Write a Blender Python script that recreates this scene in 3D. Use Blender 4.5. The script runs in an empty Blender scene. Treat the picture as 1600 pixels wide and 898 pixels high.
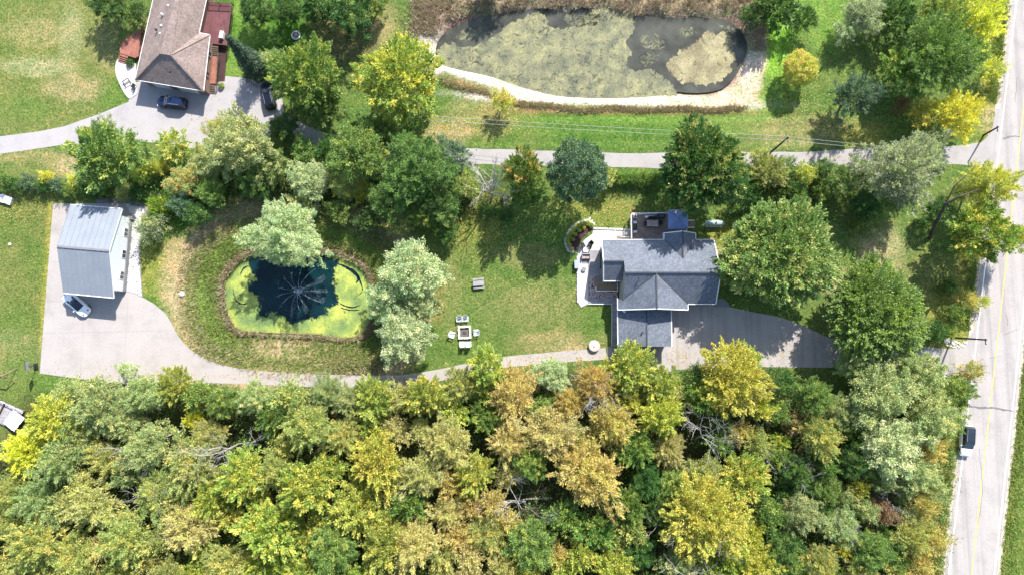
import bpy, bmesh, math, random
import numpy as np
from mathutils import Vector, Matrix
from mathutils.geometry import tessellate_polygon
random.seed(7)
scn = bpy.context.scene
C = scn.collection

# ------------------------------------------------------------------ camera
TILT = math.radians(5.2); H = 106.0; FPX = 24/36*1600
cam_d = bpy.data.cameras.new("camera"); cam = bpy.data.objects.new("camera", cam_d); C.objects.link(cam)
CAMP = Vector((0, -H*math.tan(TILT), H))
cam.location = CAMP; cam.rotation_euler = (TILT, 0, 0)
cam_d.lens = 24; cam_d.sensor_width = 36; cam_d.clip_start = 1; cam_d.clip_end = 4000
scn.camera = cam

def G(px, py, z=0.0):
    """world point at height z that the photograph shows at pixel px,py"""
    d = Vector((px-800, 0, 0)) + Vector((0, math.cos(TILT), math.sin(TILT)))*(449-py) + Vector((0, math.sin(TILT), -math.cos(TILT)))*FPX
    t = (z-CAMP.z)/d.z
    return CAMP + d*t
def G2(px, py, z=0.0):
    p = G(px, py, z); return (p.x, p.y)

# ------------------------------------------------------------------ sky, sun, exposure
SUN_EL = math.radians(43); SUN_AZ = math.radians(24)
w = bpy.data.worlds.new("World"); scn.world = w; w.use_nodes = True
nt = w.node_tree; nt.nodes.clear()
sky = nt.nodes.new('ShaderNodeTexSky'); sky.sky_type = 'NISHITA'; sky.sun_disc = False
sky.sun_elevation = SUN_EL; sky.sun_rotation = SUN_AZ
bg = nt.nodes.new('ShaderNodeBackground'); bg.inputs[1].default_value = 0.15
wo = nt.nodes.new('ShaderNodeOutputWorld')
nt.links.new(sky.outputs[0], bg.inputs[0]); nt.links.new(bg.outputs[0], wo.inputs[0])
sd = bpy.data.lights.new("sun", 'SUN'); sd.energy = 5.0; sd.angle = math.radians(0.5); sd.color = (1.0, 0.95, 0.88)
sun = bpy.data.objects.new("sun", sd); C.objects.link(sun)
ldir = Vector((-math.sin(SUN_AZ)*math.cos(SUN_EL), -math.cos(SUN_AZ)*math.cos(SUN_EL), -math.sin(SUN_EL)))
sun.rotation_euler = ldir.to_track_quat('-Z', 'Y').to_euler(); sun.location = (40, 60, 80)
scn.view_settings.view_transform = 'Standard'; scn.view_settings.look = 'None'
scn.view_settings.exposure = 0.9; scn.view_settings.gamma = 1

# ------------------------------------------------------------------ materials
def newmat(name):
    m = bpy.data.materials.new(name); m.use_nodes = True
    n = m.node_tree; b = n.nodes['Principled BSDF']; return m, n, b
def node(n, t, **k):
    x = n.nodes.new(t)
    for a, v in k.items(): setattr(x, a, v)
    return x
def noise(n, scale, detail=4, rough=0.6, vec=None):
    x = node(n, 'ShaderNodeTexNoise'); x.inputs['Scale'].default_value = scale
    x.inputs['Detail'].default_value = detail; x.inputs['Roughness'].default_value = rough
    if vec is not None: n.links.new(vec, x.inputs['Vector'])
    return x
def ramp(n, fac, stops):
    r = node(n, 'ShaderNodeValToRGB'); cr = r.color_ramp
    while len(cr.elements) < len(stops): cr.elements.new(0.5)
    for e, (p, c) in zip(cr.elements, stops):
        e.position = p; e.color = (*c, 1) if len(c) == 3 else c
    n.links.new(fac, r.inputs[0]); return r
def mixc(n, a, b, fac, mode='MIX'):
    x = node(n, 'ShaderNodeMix', data_type='RGBA', blend_type=mode)
    for sock, v in ((x.inputs[0], fac), (x.inputs[6], a), (x.inputs[7], b)):
        if hasattr(v, 'links'): n.links.new(v, sock)
        elif isinstance(v, (int, float)): sock.default_value = v
        else: sock.default_value = (*v, 1)
    return x.outputs[2]
def objco(n):
    return node(n, 'ShaderNodeTexCoord').outputs['Object']
def worldco(n):
    return node(n, 'ShaderNodeNewGeometry').outputs['Position']
def bump(n, b, h, strength, dist):
    x = node(n, 'ShaderNodeBump'); x.inputs['Strength'].default_value = strength; x.inputs['Distance'].default_value = dist
    n.links.new(h, x.inputs['Height']); n.links.new(x.outputs[0], b.inputs['Normal']); return x

MATS = {}
def plain(name, col, rough=0.6, metal=0.0, var=0.15, scale=6, bmp=0.0, spec=0.5):
    """procedural paint: base colour with two octaves of wear"""
    if name in MATS: return MATS[name]
    m, n, b = newmat(name); co = worldco(n)
    f = noise(n, scale, 5, 0.65, co); g = noise(n, scale*0.12, 3, 0.5, co)
    k = mixc(n, f.outputs[0], g.outputs[0], 0.5)
    r = ramp(n, k, [(0.3, tuple(c*(1-var) for c in col)), (0.7, tuple(min(1, c*(1+var)) for c in col))])
    n.links.new(r.outputs[0], b.inputs['Base Color']); b.inputs['Roughness'].default_value = rough
    b.inputs['Metallic'].default_value = metal; b.inputs['Specular IOR Level'].default_value = spec
    if bmp: bump(n, b, f.outputs[0], bmp, 0.02)
    MATS[name] = m; return m

def make_ground():
    m, n, b = newmat('grass_ground'); co = worldco(n)
    at = node(n, 'ShaderNodeAttribute', attribute_name='zone')
    n1 = noise(n, 3.2, 6, 0.8, co); n2 = noise(n, 0.35, 5, 0.65, co); n3 = noise(n, 0.06, 3, 0.5, co); n4 = noise(n, 1.1, 4, 0.75, co)
    r1 = ramp(n, n1.outputs[0], [(0.36, (0.3, 0.34, 0.3)), (0.5, (1, 1, 1)), (0.66, (1.9, 1.75, 1.8))])
    r2 = ramp(n, n2.outputs[0], [(0.33, (0.68, 0.82, 0.66)), (0.5, (1, 1, 1)), (0.7, (1.35, 1.12, 1.15))])
    r4 = ramp(n, n4.outputs[0], [(0.36, (0.6, 0.76, 0.55)), (0.5, (1, 1, 1)), (0.66, (1.5, 1.22, 1.4))])
    c = mixc(n, at.outputs['Color'], r1.outputs[0], 1.0, 'MULTIPLY')
    c = mixc(n, c, r2.outputs[0], 1.0, 'MULTIPLY')
    c = mixc(n, c, r4.outputs[0], 0.8, 'MULTIPLY')
    dry = ramp(n, n3.outputs[0], [(0.45, (0, 0, 0)), (0.7, (1, 1, 1))])
    f = node(n, 'ShaderNodeMath', operation='MULTIPLY'); n.links.new(dry.outputs[0], f.inputs[0]); f.inputs[1].default_value = 0.25
    c = mixc(n, c, (0.22, 0.19, 0.075), f.outputs[0])
    n.links.new(c, b.inputs['Base Color']); b.inputs['Roughness'].default_value = 0.95; b.inputs['Specular IOR Level'].default_value = 0.1
    bump(n, b, n1.outputs[0], 0.9, 0.12)
    return m

def make_concrete(name, col, stain=(0.40, 0.36, 0.34), crack=True):
    m, n, b = newmat(name); co = worldco(n)
    n1 = noise(n, 0.3, 6, 0.7, co); n2 = noise(n, 8, 4, 0.7, co); n3 = noise(n, 1.3, 5, 0.6, co)
    r1 = ramp(n, n1.outputs[0], [(0.3, tuple(c*0.84 for c in col)), (0.5, col), (0.75, tuple(c*1.07 for c in col))])
    r2 = ramp(n, n2.outputs[0], [(0.35, (0.88, 0.88, 0.88)), (0.65, (1.1, 1.1, 1.1))])
    c = mixc(n, r1.outputs[0], r2.outputs[0], 1.0, 'MULTIPLY')
    r3 = ramp(n, n3.outputs[0], [(0.58, (0, 0, 0)), (0.78, (0.55, 0.55, 0.55))])
    c = mixc(n, c, stain, r3.outputs[0])
    n.links.new(c, b.inputs['Base Color']); b.inputs['Roughness'].default_value = 0.85; b.inputs['Specular IOR Level'].default_value = 0.2
    if name == 'weathered_asphalt':
        mp = node(n, 'ShaderNodeMapping'); mp.inputs['Rotation'].default_value = (0, 0, 0.114); mp.inputs['Scale'].default_value = (0.9, 0.025, 1); n.links.new(co, mp.inputs[0])
        tk_ = noise(n, 1.0, 4, 0.6, mp.outputs[0]); rt_ = ramp(n, tk_.outputs[0], [(0.35, (0.84, 0.84, 0.85)), (0.5, (1, 1, 1)), (0.68, (1.1, 1.09, 1.08))]); c = mixc(n, c, rt_.outputs[0], 1.0, 'MULTIPLY'); n.links.new(c, b.inputs['Base Color'])
    bump(n, b, n2.outputs[0], 0.3, 0.01)
    return m

def make_shingle(name, col, hi):
    m, n, b = newmat(name); co = worldco(n)
    n1 = noise(n, 7, 3, 0.8, co); n2 = noise(n, 0.7, 4, 0.6, co)
    br = node(n, 'ShaderNodeTexVoronoi'); br.inputs['Scale'].default_value = 3.2; n.links.new(co, br.inputs['Vector'])
    r1 = ramp(n, n1.outputs[0], [(0.3, tuple(c*0.6 for c in col)), (0.5, col), (0.7, hi)])
    r2 = ramp(n, n2.outputs[0], [(0.3, (0.82, 0.82, 0.82)), (0.7, (1.15, 1.15, 1.15))])
    c = mixc(n, r1.outputs[0], r2.outputs[0], 1.0, 'MULTIPLY')
    bw = node(n, 'ShaderNodeRGBToBW'); n.links.new(br.outputs['Color'], bw.inputs[0]); rb_ = ramp(n, bw.outputs[0], [(0.2, (0.86,)*3), (0.8, (1.12,)*3)])
    c = mixc(n, c, rb_.outputs[0], 1.0, 'MULTIPLY')
    n.links.new(c, b.inputs['Base Color']); b.inputs['Roughness'].default_value = 0.9
    bump(n, b, n1.outputs[0], 0.4, 0.02)
    return m

def make_leaf():
    m, n, b = newmat('leaf'); n.nodes.remove(b)
    oi = node(n, 'ShaderNodeObjectInfo')
    lr = node(n, 'ShaderNodeAttribute', attribute_name='leaf_rand')
    cr = node(n, 'ShaderNodeAttribute', attribute_name='clump_rand')
    acc = node(n, 'ShaderNodeAttribute', attribute_name='accent'); acc.attribute_type = 'OBJECT'
    amt = node(n, 'ShaderNodeAttribute', attribute_name='accent_amount'); amt.attribute_type = 'OBJECT'
    # accent where clump_rand < amount
    s = node(n, 'ShaderNodeMath', operation='SUBTRACT'); n.links.new(amt.outputs['Fac'], s.inputs[0]); n.links.new(cr.outputs['Fac'], s.inputs[1])
    mu = node(n, 'ShaderNodeMath', operation='MULTIPLY_ADD'); mu.use_clamp = True; n.links.new(s.outputs[0], mu.inputs[0]); mu.inputs[1].default_value = 5.0; mu.inputs[2].default_value = 0.0
    c = mixc(n, oi.outputs['Color'], acc.outputs['Color'], mu.outputs[0])
    v = ramp(n, lr.outputs['Fac'], [(0.0, (0.5, 0.56, 0.5)), (0.5, (1, 1, 1)), (1.0, (1.75, 1.6, 1.5))])
    c = mixc(n, c, v.outputs[0], 1.0, 'MULTIPLY')
    v2 = ramp(n, cr.outputs['Fac'], [(0.0, (1.15, 1.08, 1.0)), (1.0, (0.82, 0.92, 0.9))])
    c = mixc(n, c, v2.outputs[0], 1.0, 'MULTIPLY')
    hs = node(n, 'ShaderNodeHueSaturation'); n.links.new(c, hs.inputs['Color'])
    hr = node(n, 'ShaderNodeMapRange'); n.links.new(oi.outputs['Random'], hr.inputs[0]); hr.inputs[3].default_value = 0.488; hr.inputs[4].default_value = 0.512
    n.links.new(hr.outputs[0], hs.inputs['Hue'])
    d = node(n, 'ShaderNodeBsdfPrincipled'); n.links.new(hs.outputs[0], d.inputs['Base Color']); d.inputs['Roughness'].default_value = 0.45; d.inputs['Specular IOR Level'].default_value = 0.35
    t = node(n, 'ShaderNodeBsdfTranslucent')
    tc = mixc(n, hs.outputs[0], (1.25, 1.35, 0.6), 1.0, 'MULTIPLY'); n.links.new(tc, t.inputs[0])
    mx = node(n, 'ShaderNodeMixShader'); mx.inputs[0].default_value = 0.24
    n.links.new(d.outputs[0], mx.inputs[1]); n.links.new(t.outputs[0], mx.inputs[2])
    n.links.new(mx.outputs[0], n.nodes['Material Output'].inputs[0])
    return m
def make_wood(name, col, axis='Y', board=0.14, var=0.3):
    m, n, b = newmat(name); co = worldco(n)
    mp = node(n, 'ShaderNodeMapping'); n.links.new(co, mp.inputs[0]); mp.inputs['Scale'].default_value = (0.6, 6, 1) if axis == 'X' else (6, 0.6, 1)
    n1 = noise(n, 1.5, 5, 0.6, mp.outputs[0]); n2 = noise(n, 0.8, 4, 0.6, co)
    r = ramp(n, n1.outputs[0], [(0.3, tuple(c*(1-var) for c in col)), (0.7, tuple(c*(1+var) for c in col))])
    r2 = ramp(n, n2.outputs[0], [(0.3, (0.75, 0.72, 0.7)), (0.7, (1.2, 1.2, 1.2))])
    c = mixc(n, r.outputs[0], r2.outputs[0], 1.0, 'MULTIPLY')
    n.links.new(c, b.inputs['Base Color']); b.inputs['Roughness'].default_value = 0.8
    return m
def make_metalroof(name, col):
    m, n, b = newmat(name); co = worldco(n)
    n1 = noise(n, 0.5, 4, 0.6, co); n2 = noise(n, 5, 4, 0.6, co)
    r = ramp(n, n1.outputs[0], [(0.3, tuple(c*0.93 for c in col)), (0.7, tuple(c*1.06 for c in col))])
    r2 = ramp(n, n2.outputs[0], [(0.3, (0.95, 0.95, 0.95)), (0.7, (1.05, 1.05, 1.05))])
    c = mixc(n, r.outputs[0], r2.outputs[0], 1.0, 'MULTIPLY')
    n.links.new(c, b.inputs['Base Color']); b.inputs['Roughness'].default_value = 0.5
    return m
def make_water(name, col, ripple_at=None):
    m, n, b = newmat(name); co = worldco(n)
    n1 = noise(n, 1.6, 4, 0.6, co); n0 = noise(n, 0.3, 4, 0.6, co)
    r = ramp(n, n0.outputs[0], [(0.35, tuple(c*0.7 for c in col)), (0.65, tuple(c*1.5 for c in col))])
    n.links.new(r.outputs[0], b.inputs['Base Color'])
    b.inputs['Roughness'].default_value = 0.06; b.inputs['IOR'].default_value = 1.33
    h = n1.outputs[0]
    if ripple_at:
        sub = node(n, 'ShaderNodeVectorMath', operation='SUBTRACT'); n.links.new(co, sub.inputs[0]); sub.inputs[1].default_value = ripple_at
        ln = node(n, 'ShaderNodeVectorMath', operation='LENGTH'); n.links.new(sub.outputs[0], ln.inputs[0])
        wv = node(n, 'ShaderNodeMath', operation='MULTIPLY'); n.links.new(ln.outputs['Value'], wv.inputs[0]); wv.inputs[1].default_value = 11
        nn = noise(n, 0.7, 3, 0.5, co); ad = node(n, 'ShaderNodeMath', operation='MULTIPLY_ADD'); n.links.new(nn.outputs[0], ad.inputs[0]); ad.inputs[1].default_value = 14; n.links.new(wv.outputs[0], ad.inputs[2])
        sn = node(n, 'ShaderNodeMath', operation='SINE'); n.links.new(ad.outputs[0], sn.inputs[0])
        h2 = node(n, 'ShaderNodeMath', operation='MULTIPLY_ADD'); n.links.new(n1.outputs[0], h2.inputs[0]); h2.inputs[1].default_value = 1.5; n.links.new(sn.outputs[0], h2.inputs[2]); h = h2.outputs[0]
    bump(n, b, h, 0.35, 0.05)
    return m
def make_algae(name, c1, c2, c3, hole=0.0, scale=0.9):
    m, n, b = newmat(name); co = worldco(n)
    n1 = noise(n, scale*0.35, 5, 0.6, co); n2 = noise(n, scale*3.2, 6, 0.8, co); n3 = noise(n, scale*0.6, 6, 0.65, co)
    n3.inputs['Distortion'].default_value = 1.5
    r = ramp(n, n1.outputs[0], [(0.36, c1), (0.5, c2), (0.64, c3)])
    r2 = ramp(n, n2.outputs[0], [(0.3, (0.55, 0.58, 0.55)), (0.5, (1, 1, 1)), (0.7, (1.4, 1.35, 1.3))])
    c = mixc(n, r.outputs[0], r2.outputs[0], 1.0, 'MULTIPLY')
    n.links.new(c, b.inputs['Base Color']); b.inputs['Roughness'].default_value = 0.75
    bump(n, b, n2.outputs[0], 0.4, 0.03)
    if hole > 0:
        a = ramp(n, n3.outputs[0], [(hole-0.05, (0, 0, 0)), (hole+0.07, (1, 1, 1))])
        n4 = noise(n, 9, 4, 0.8, co); a4 = ramp(n, n4.outputs[0], [(0.36, (0.35, 0.35, 0.35)), (0.55, (1, 1, 1))])
        aa = mixc(n, a.outputs[0], a4.outputs[0], 1.0, 'MULTIPLY')
        n.links.new(aa, b.inputs['Alpha'])
    return m
def make_attr_blades(name, cols):
    m, n, b = newmat(name); lr = node(n, 'ShaderNodeAttribute', attribute_name='leaf_rand')
    k = len(cols)
    r = ramp(n, lr.outputs['Fac'], [(i/(k-1), c) for i, c in enumerate(cols)])
    n.links.new(r.outputs[0], b.inputs['Base Color']); b.inputs['Roughness'].default_value = 0.8; b.inputs['Specular IOR Level'].default_value = 0.2
    return m

M = dict(
 ground=make_ground(), leaf=make_leaf(),
 concrete=make_concrete('pale_concrete', (0.37, 0.338, 0.32)),
 asphalt=make_concrete('weathered_asphalt', (0.355, 0.328, 0.312), (0.29, 0.268, 0.255)),
 lane=make_concrete('gravel_lane', (0.34, 0.32, 0.31), (0.27, 0.255, 0.245)),
 drive2=make_concrete('grey_driveway', (0.36, 0.34, 0.34), (0.29, 0.27, 0.27)),
 apron=make_concrete('dark_slab', (0.2, 0.19, 0.2), (0.16, 0.15, 0.15)),
 patio=make_concrete('patio_slab', (0.5, 0.47, 0.46), (0.4, 0.37, 0.35)),
 sand=make_concrete('sandy_shore', (0.52, 0.45, 0.36), (0.38, 0.29, 0.2)),
 shingle=make_shingle('blue_grey_shingle', (0.12, 0.138, 0.17), (0.21, 0.24, 0.285)),
 brownsh=make_shingle('brown_shingle', (0.23, 0.175, 0.155), (0.36, 0.28, 0.25)),
 barnroof=make_metalroof('pale_metal_roof', (0.235, 0.262, 0.30)),
 deck=make_wood('weathered_deck', (0.24, 0.19, 0.16), 'X'),
 reddeck=make_wood('red_brown_deck', (0.30, 0.12, 0.085), 'Y'),
 maroon=make_wood('maroon_deck', (0.14, 0.05, 0.055), 'Y'),
 wood=make_wood('timber', (0.30, 0.22, 0.13), 'Y'),
 bark=make_wood('bark', (0.09, 0.07, 0.05), 'Y'),
 paleb=plain('pale_dead_bark', (0.36, 0.345, 0.32), 0.9),
 white=plain('white_paint', (0.8, 0.8, 0.8), 0.4, var=0.04),
 siding=plain('white_siding', (0.72, 0.76, 0.78), 0.5, var=0.05),
 tansid=plain('tan_siding', (0.42, 0.38, 0.33), 0.7, var=0.08),
 brick=plain('brown_brick', (0.26, 0.16, 0.12), 0.85, var=0.2),
 darkgrey=plain('dark_grey', (0.045, 0.047, 0.055), 0.6),
 midgrey=plain('mid_grey', (0.2, 0.2, 0.21), 0.7),
 black=plain('black_plastic', (0.018, 0.018, 0.02), 0.5),
 glass=plain('dark_glass', (0.02, 0.028, 0.04), 0.06, var=0.05, spec=0.8),
 blueglass=plain('blue_canopy', (0.16, 0.24, 0.42), 0.35, var=0.25, scale=2),
 line=plain('road_line_white', (0.8, 0.8, 0.8), 0.7, var=0.1, scale=9),
 yline=plain('road_line_yellow', (0.66, 0.48, 0.08), 0.7, var=0.12, scale=9),
 tar=plain('tar', (0.14, 0.135, 0.14), 0.7, var=0.2),
 mulch=plain('mulch', (0.055, 0.025, 0.025), 0.95, var=0.4, scale=9, bmp=0.8),
 rock=plain('pale_rock', (0.6, 0.59, 0.56), 0.9, var=0.25, bmp=0.5),
 firering=plain('cream_stone', (0.6, 0.57, 0.5), 0.9, var=0.15, bmp=0.5),
 ash=plain('ash', (0.12, 0.11, 0.1), 0.95, var=0.4),
 tank=plain('pale_green_tank', (0.42, 0.56, 0.52), 0.35, var=0.06),
 pinkstone=plain('pink_stone', (0.55, 0.42, 0.38), 0.85, var=0.2),
 tabletop=make_wood('table_boards', (0.36, 0.27, 0.24), 'X'),
 greywood=make_wood('grey_boards', (0.3, 0.29, 0.31), 'X'),
 mud=plain('mud', (0.09, 0.075, 0.05), 0.9, var=0.3, scale=2),
 carblue=plain('dark_blue_paint', (0.012, 0.028, 0.085), 0.18, 0.3, var=0.03),
 carblack=plain('blue_black_paint', (0.012, 0.016, 0.03), 0.18, 0.3, var=0.03),
 carwhite=plain('white_car_paint', (0.9, 0.92, 0.92), 0.2, 0.0, var=0.02),
 rubber=plain('tyre_rubber', (0.02, 0.02, 0.02), 0.8),
 rim=plain('alloy', (0.4, 0.4, 0.42), 0.3, 0.8, var=0.05),
 red=plain('red_lens', (0.35, 0.01, 0.01), 0.2, var=0.05),
 lens=plain('clear_lens', (0.6, 0.62, 0.65), 0.1, var=0.05),
 pole=plain('weathered_pole', (0.05, 0.045, 0.045), 0.85, var=0.2),
 wire=plain('bare_wire', (0.5, 0.52, 0.5), 0.4, var=0.05),
 spray=plain('water_spray', (0.42, 0.52, 0.6), 0.3, var=0.2, scale=3),
 net=plain('netting', (0.6, 0.6, 0.62), 0.7),
)
mist, _n, _b = newmat('fine_spray'); _b.inputs['Base Color'].default_value = (0.75, 0.82, 0.9, 1)
_nn = noise(_n, 2.2, 5, 0.8, worldco(_n)); _rr = ramp(_n, _nn.outputs[0], [(0.4, (0.0,)*3), (0.75, (0.11,)*3)]); _n.links.new(_rr.outputs[0], _b.inputs['Alpha']); M['mist'] = mist

# ------------------------------------------------------------------ object helpers
def obj(name, verts, faces, mat, parent=None, smooth=False, loc=None, rotz=0):
    me = bpy.data.meshes.new(name); me.from_pydata([tuple(v) for v in verts], [], faces); me.materials.append(mat); me.update()
    if smooth: me.polygons.foreach_set('use_smooth', [True]*len(me.polygons))
    o = bpy.data.objects.new(name, me); C.objects.link(o)
    if parent: o.parent = parent
    if loc is not None: o.location = loc
    if rotz: o.rotation_euler.z = rotz
    return o
def tag(o, label=None, cat=None, group=None, kind=None):
    if label: o['label'] = label
    if cat: o['category'] = cat
    if group: o['group'] = group
    if kind: o['kind'] = kind
    return o
def empty(name, loc, rz=0, label=None, cat=None, group=None):
    o = bpy.data.objects.new(name, None); C.objects.link(o); o.location = loc; o.rotation_euler.z = rz; o.empty_display_size = 0.3
    return tag(o, label, cat, group)
def copy_tree(o, loc=None, rz=None, parent=None, label=None):
    c = o.copy(); C.objects.link(c); c.parent = parent
    if loc is not None: c.location = loc
    if rz is not None: c.rotation_euler.z = rz
    if label: c['label'] = label
    for ch in [x for x in C.objects if x.parent == o]: copy_tree(ch, parent=c)
    return c

class MB:
    def __init__(s): s.v = []; s.f = []
    def add(s, v, f):
        k = len(s.v); s.v += [tuple(x) for x in v]; s.f += [tuple(i+k for i in q) for q in f]; return s
    def box(s, cx, cy, cz, sx, sy, sz, rz=0, rx=0):
        R = Matrix.Rotation(rz, 3, 'Z') @ Matrix.Rotation(rx, 3, 'X')
        v = [R @ Vector((a*sx/2, b*sy/2, c*sz/2)) + Vector((cx, cy, cz)) for c in (-1, 1) for a, b in ((-1,-1),(1,-1),(1,1),(-1,1))]
        return s.add(v, [(3,2,1,0),(4,5,6,7),(0,1,5,4),(1,2,6,5),(2,3,7,6),(3,0,4,7)])
    def bar(s, p, q, w, h):
        p = Vector(p); q = Vector(q); d = (q-p).normalized(); side = d.cross(Vector((0,0,1)))
        if side.length < 1e-3: side = Vector((1,0,0))
        side.normalize(); up = side.cross(d)
        v = [e + side*a*w/2 + up*b*h/2 for e in (p, q) for a, b in ((-1,-1),(1,-1),(1,1),(-1,1))]
        return s.add(v, [(0,1,2,3),(7,6,5,4),(0,4,5,1),(1,5,6,2),(2,6,7,3),(3,7,4,0)])
    def tube(s, pts, rad, n=6, cap=True):
        pts = [Vector(p) for p in pts]; rs = rad if isinstance(rad, (list, tuple)) else [rad]*len(pts); v = []
        for i, p in enumerate(pts):
            d = (pts[min(i+1, len(pts)-1)]-pts[max(i-1, 0)]).normalized()
            a = d.cross(Vector((0,0,1)));
            if a.length < 0.05: a = d.cross(Vector((1,0,0)))
            a.normalize(); b = d.cross(a)
            for k in range(n):
                t = 2*math.pi*k/n; v.append(p + (a*math.cos(t)+b*math.sin(t))*rs[i])
        f = [(i*n+k, i*n+(k+1)%n, (i+1)*n+(k+1)%n, (i+1)*n+k) for i in range(len(pts)-1) for k in range(n)]
        if cap: f += [tuple(range(n))[::-1], tuple(range((len(pts)-1)*n, len(pts)*n))]
        return s.add(v, f)
    def prism(s, pts2, z0, z1):
        n = len(pts2); v = [(x, y, z0) for x, y in pts2] + [(x, y, z1) for x, y in pts2]
        tr = tessellate_polygon([[Vector((x, y, 0)) for x, y in pts2]])
        f = [tuple(t) for t in tr]
        a = sum((pts2[t[1]][0]-pts2[t[0]][0])*(pts2[t[2]][1]-pts2[t[0]][1])-(pts2[t[1]][1]-pts2[t[0]][1])*(pts2[t[2]][0]-pts2[t[0]][0]) for t in tr)
        if a < 0: f = [t[::-1] for t in f]
        f2 = [t[::-1] for t in f] + [tuple(i+n for i in t) for t in f]
        area = sum(pts2[i][0]*pts2[(i+1)%n][1]-pts2[(i+1)%n][0]*pts2[i][1] for i in range(n))
        for i in range(n):
            j = (i+1) % n; q = (i, j, j+n, i+n); f2.append(q if area > 0 else q[::-1])
        return s.add(v, f2)
    def build(s, name, mat, parent=None, smooth=False, **k): return obj(name, s.v, s.f, mat, parent, smooth, **k)

def spline(pts, n=6, closed=True):
    out = []; m = len(pts)
    rng = range(m) if closed else range(m-1)
    for i in rng:
        if closed: p0, p1, p2, p3 = pts[i-1], pts[i], pts[(i+1)%m], pts[(i+2)%m]
        else: p0, p1, p2, p3 = pts[max(i-1,0)], pts[i], pts[i+1], pts[min(i+2,m-1)]
        for k in range(n):
            t = k/n
            out.append(tuple(0.5*((2*p1[a])+(-p0[a]+p2[a])*t+(2*p0[a]-5*p1[a]+4*p2[a]-p3[a])*t*t+(-p0[a]+3*p1[a]-3*p2[a]+p3[a])*t**3) for a in (0,1)))
    if not closed: out.append(tuple(pts[-1]))
    return out
def sheet(name, pxpts, z, mat, smooth_n=0, thick=0.06, parent=None, wob=0.0, kind='structure'):
    pts = spline(pxpts, smooth_n) if smooth_n else pxpts
    p2 = [G2(x, y, z) for x, y in pts]
    if wob: p2 = [(x+random.uniform(-wob, wob), y+random.uniform(-wob, wob)) for x, y in p2]
    o = MB().prism(p2, z-thick, z).build(name, mat, parent)
    if kind and not parent: o['kind'] = kind
    return o
def strip(name, cpts, width, z, mat, thick=0.004, parent=None, kind=None, wob=0):
    """ribbon along world points"""
    v = []; f = []
    for i, p in enumerate(cpts):
        p = Vector(p[:2]); a = Vector(cpts[max(i-1,0)][:2]); b = Vector(cpts[min(i+1,len(cpts)-1)][:2]); d = (b-a).normalized(); s = Vector((-d.y, d.x))
        wv = (width if not isinstance(width, (list,tuple)) else width[i])/2 + random.uniform(-wob, wob)
        v += [(*(p+s*wv), z), (*(p-s*wv), z)]
        if i: k = 2*i; f.append((k-2, k-1, k+1, k))
    o = obj(name, v, f, mat, parent)
    for pl in o.data.polygons:
        if pl.normal.z < 0: o.data.flip_normals(); break
    if kind: o['kind'] = kind
    return o
def inpoly(x, y, P):
    c = np.zeros(np.shape(x), bool); n = len(P)
    for i in range(n):
        x1, y1 = P[i]; x2, y2 = P[(i+1)%n]
        c ^= ((y1 > y) != (y2 > y)) & (x < (x2-x1)*(y-y1)/((y2-y1) if y2 != y1 else 1e-9)+x1)
    return c
def polydist(x, y, P):
    d = np.full(np.shape(x), 1e9); n = len(P)
    for i in range(n):
        x1, y1 = P[i]; x2, y2 = P[(i+1)%n]; dx, dy = x2-x1, y2-y1; L = dx*dx+dy*dy+1e-9
        t = np.clip(((x-x1)*dx+(y-y1)*dy)/L, 0, 1); d = np.minimum(d, np.hypot(x-x1-t*dx, y-y1-t*dy))
    return d

# ------------------------------------------------------------------ pond outlines (photo pixels -> ground)
FP = spline([(350,447),(358,425),(372,409),(392,398),(430,392),(475,390),(520,396),(556,410),(575,430),(582,460),(580,495),(566,522),(534,528),(500,523),(467,521),(410,519),(374,515),(356,490)], 5)
BP = spline([(682,72),(700,48),(750,28),(830,15),(900,10),(960,20),(1010,26),(1060,28),(1125,30),(1155,45),(1167,72),(1156,108),(1130,138),(1090,146),(1040,143),(990,147),(930,148),(870,144),(820,132),(770,115),(720,104),(690,94)], 5)
FPw = [G2(x, y, -0.45) for x, y in FP]; BPw = [G2(x, y, -0.5) for x, y in BP]

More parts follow.
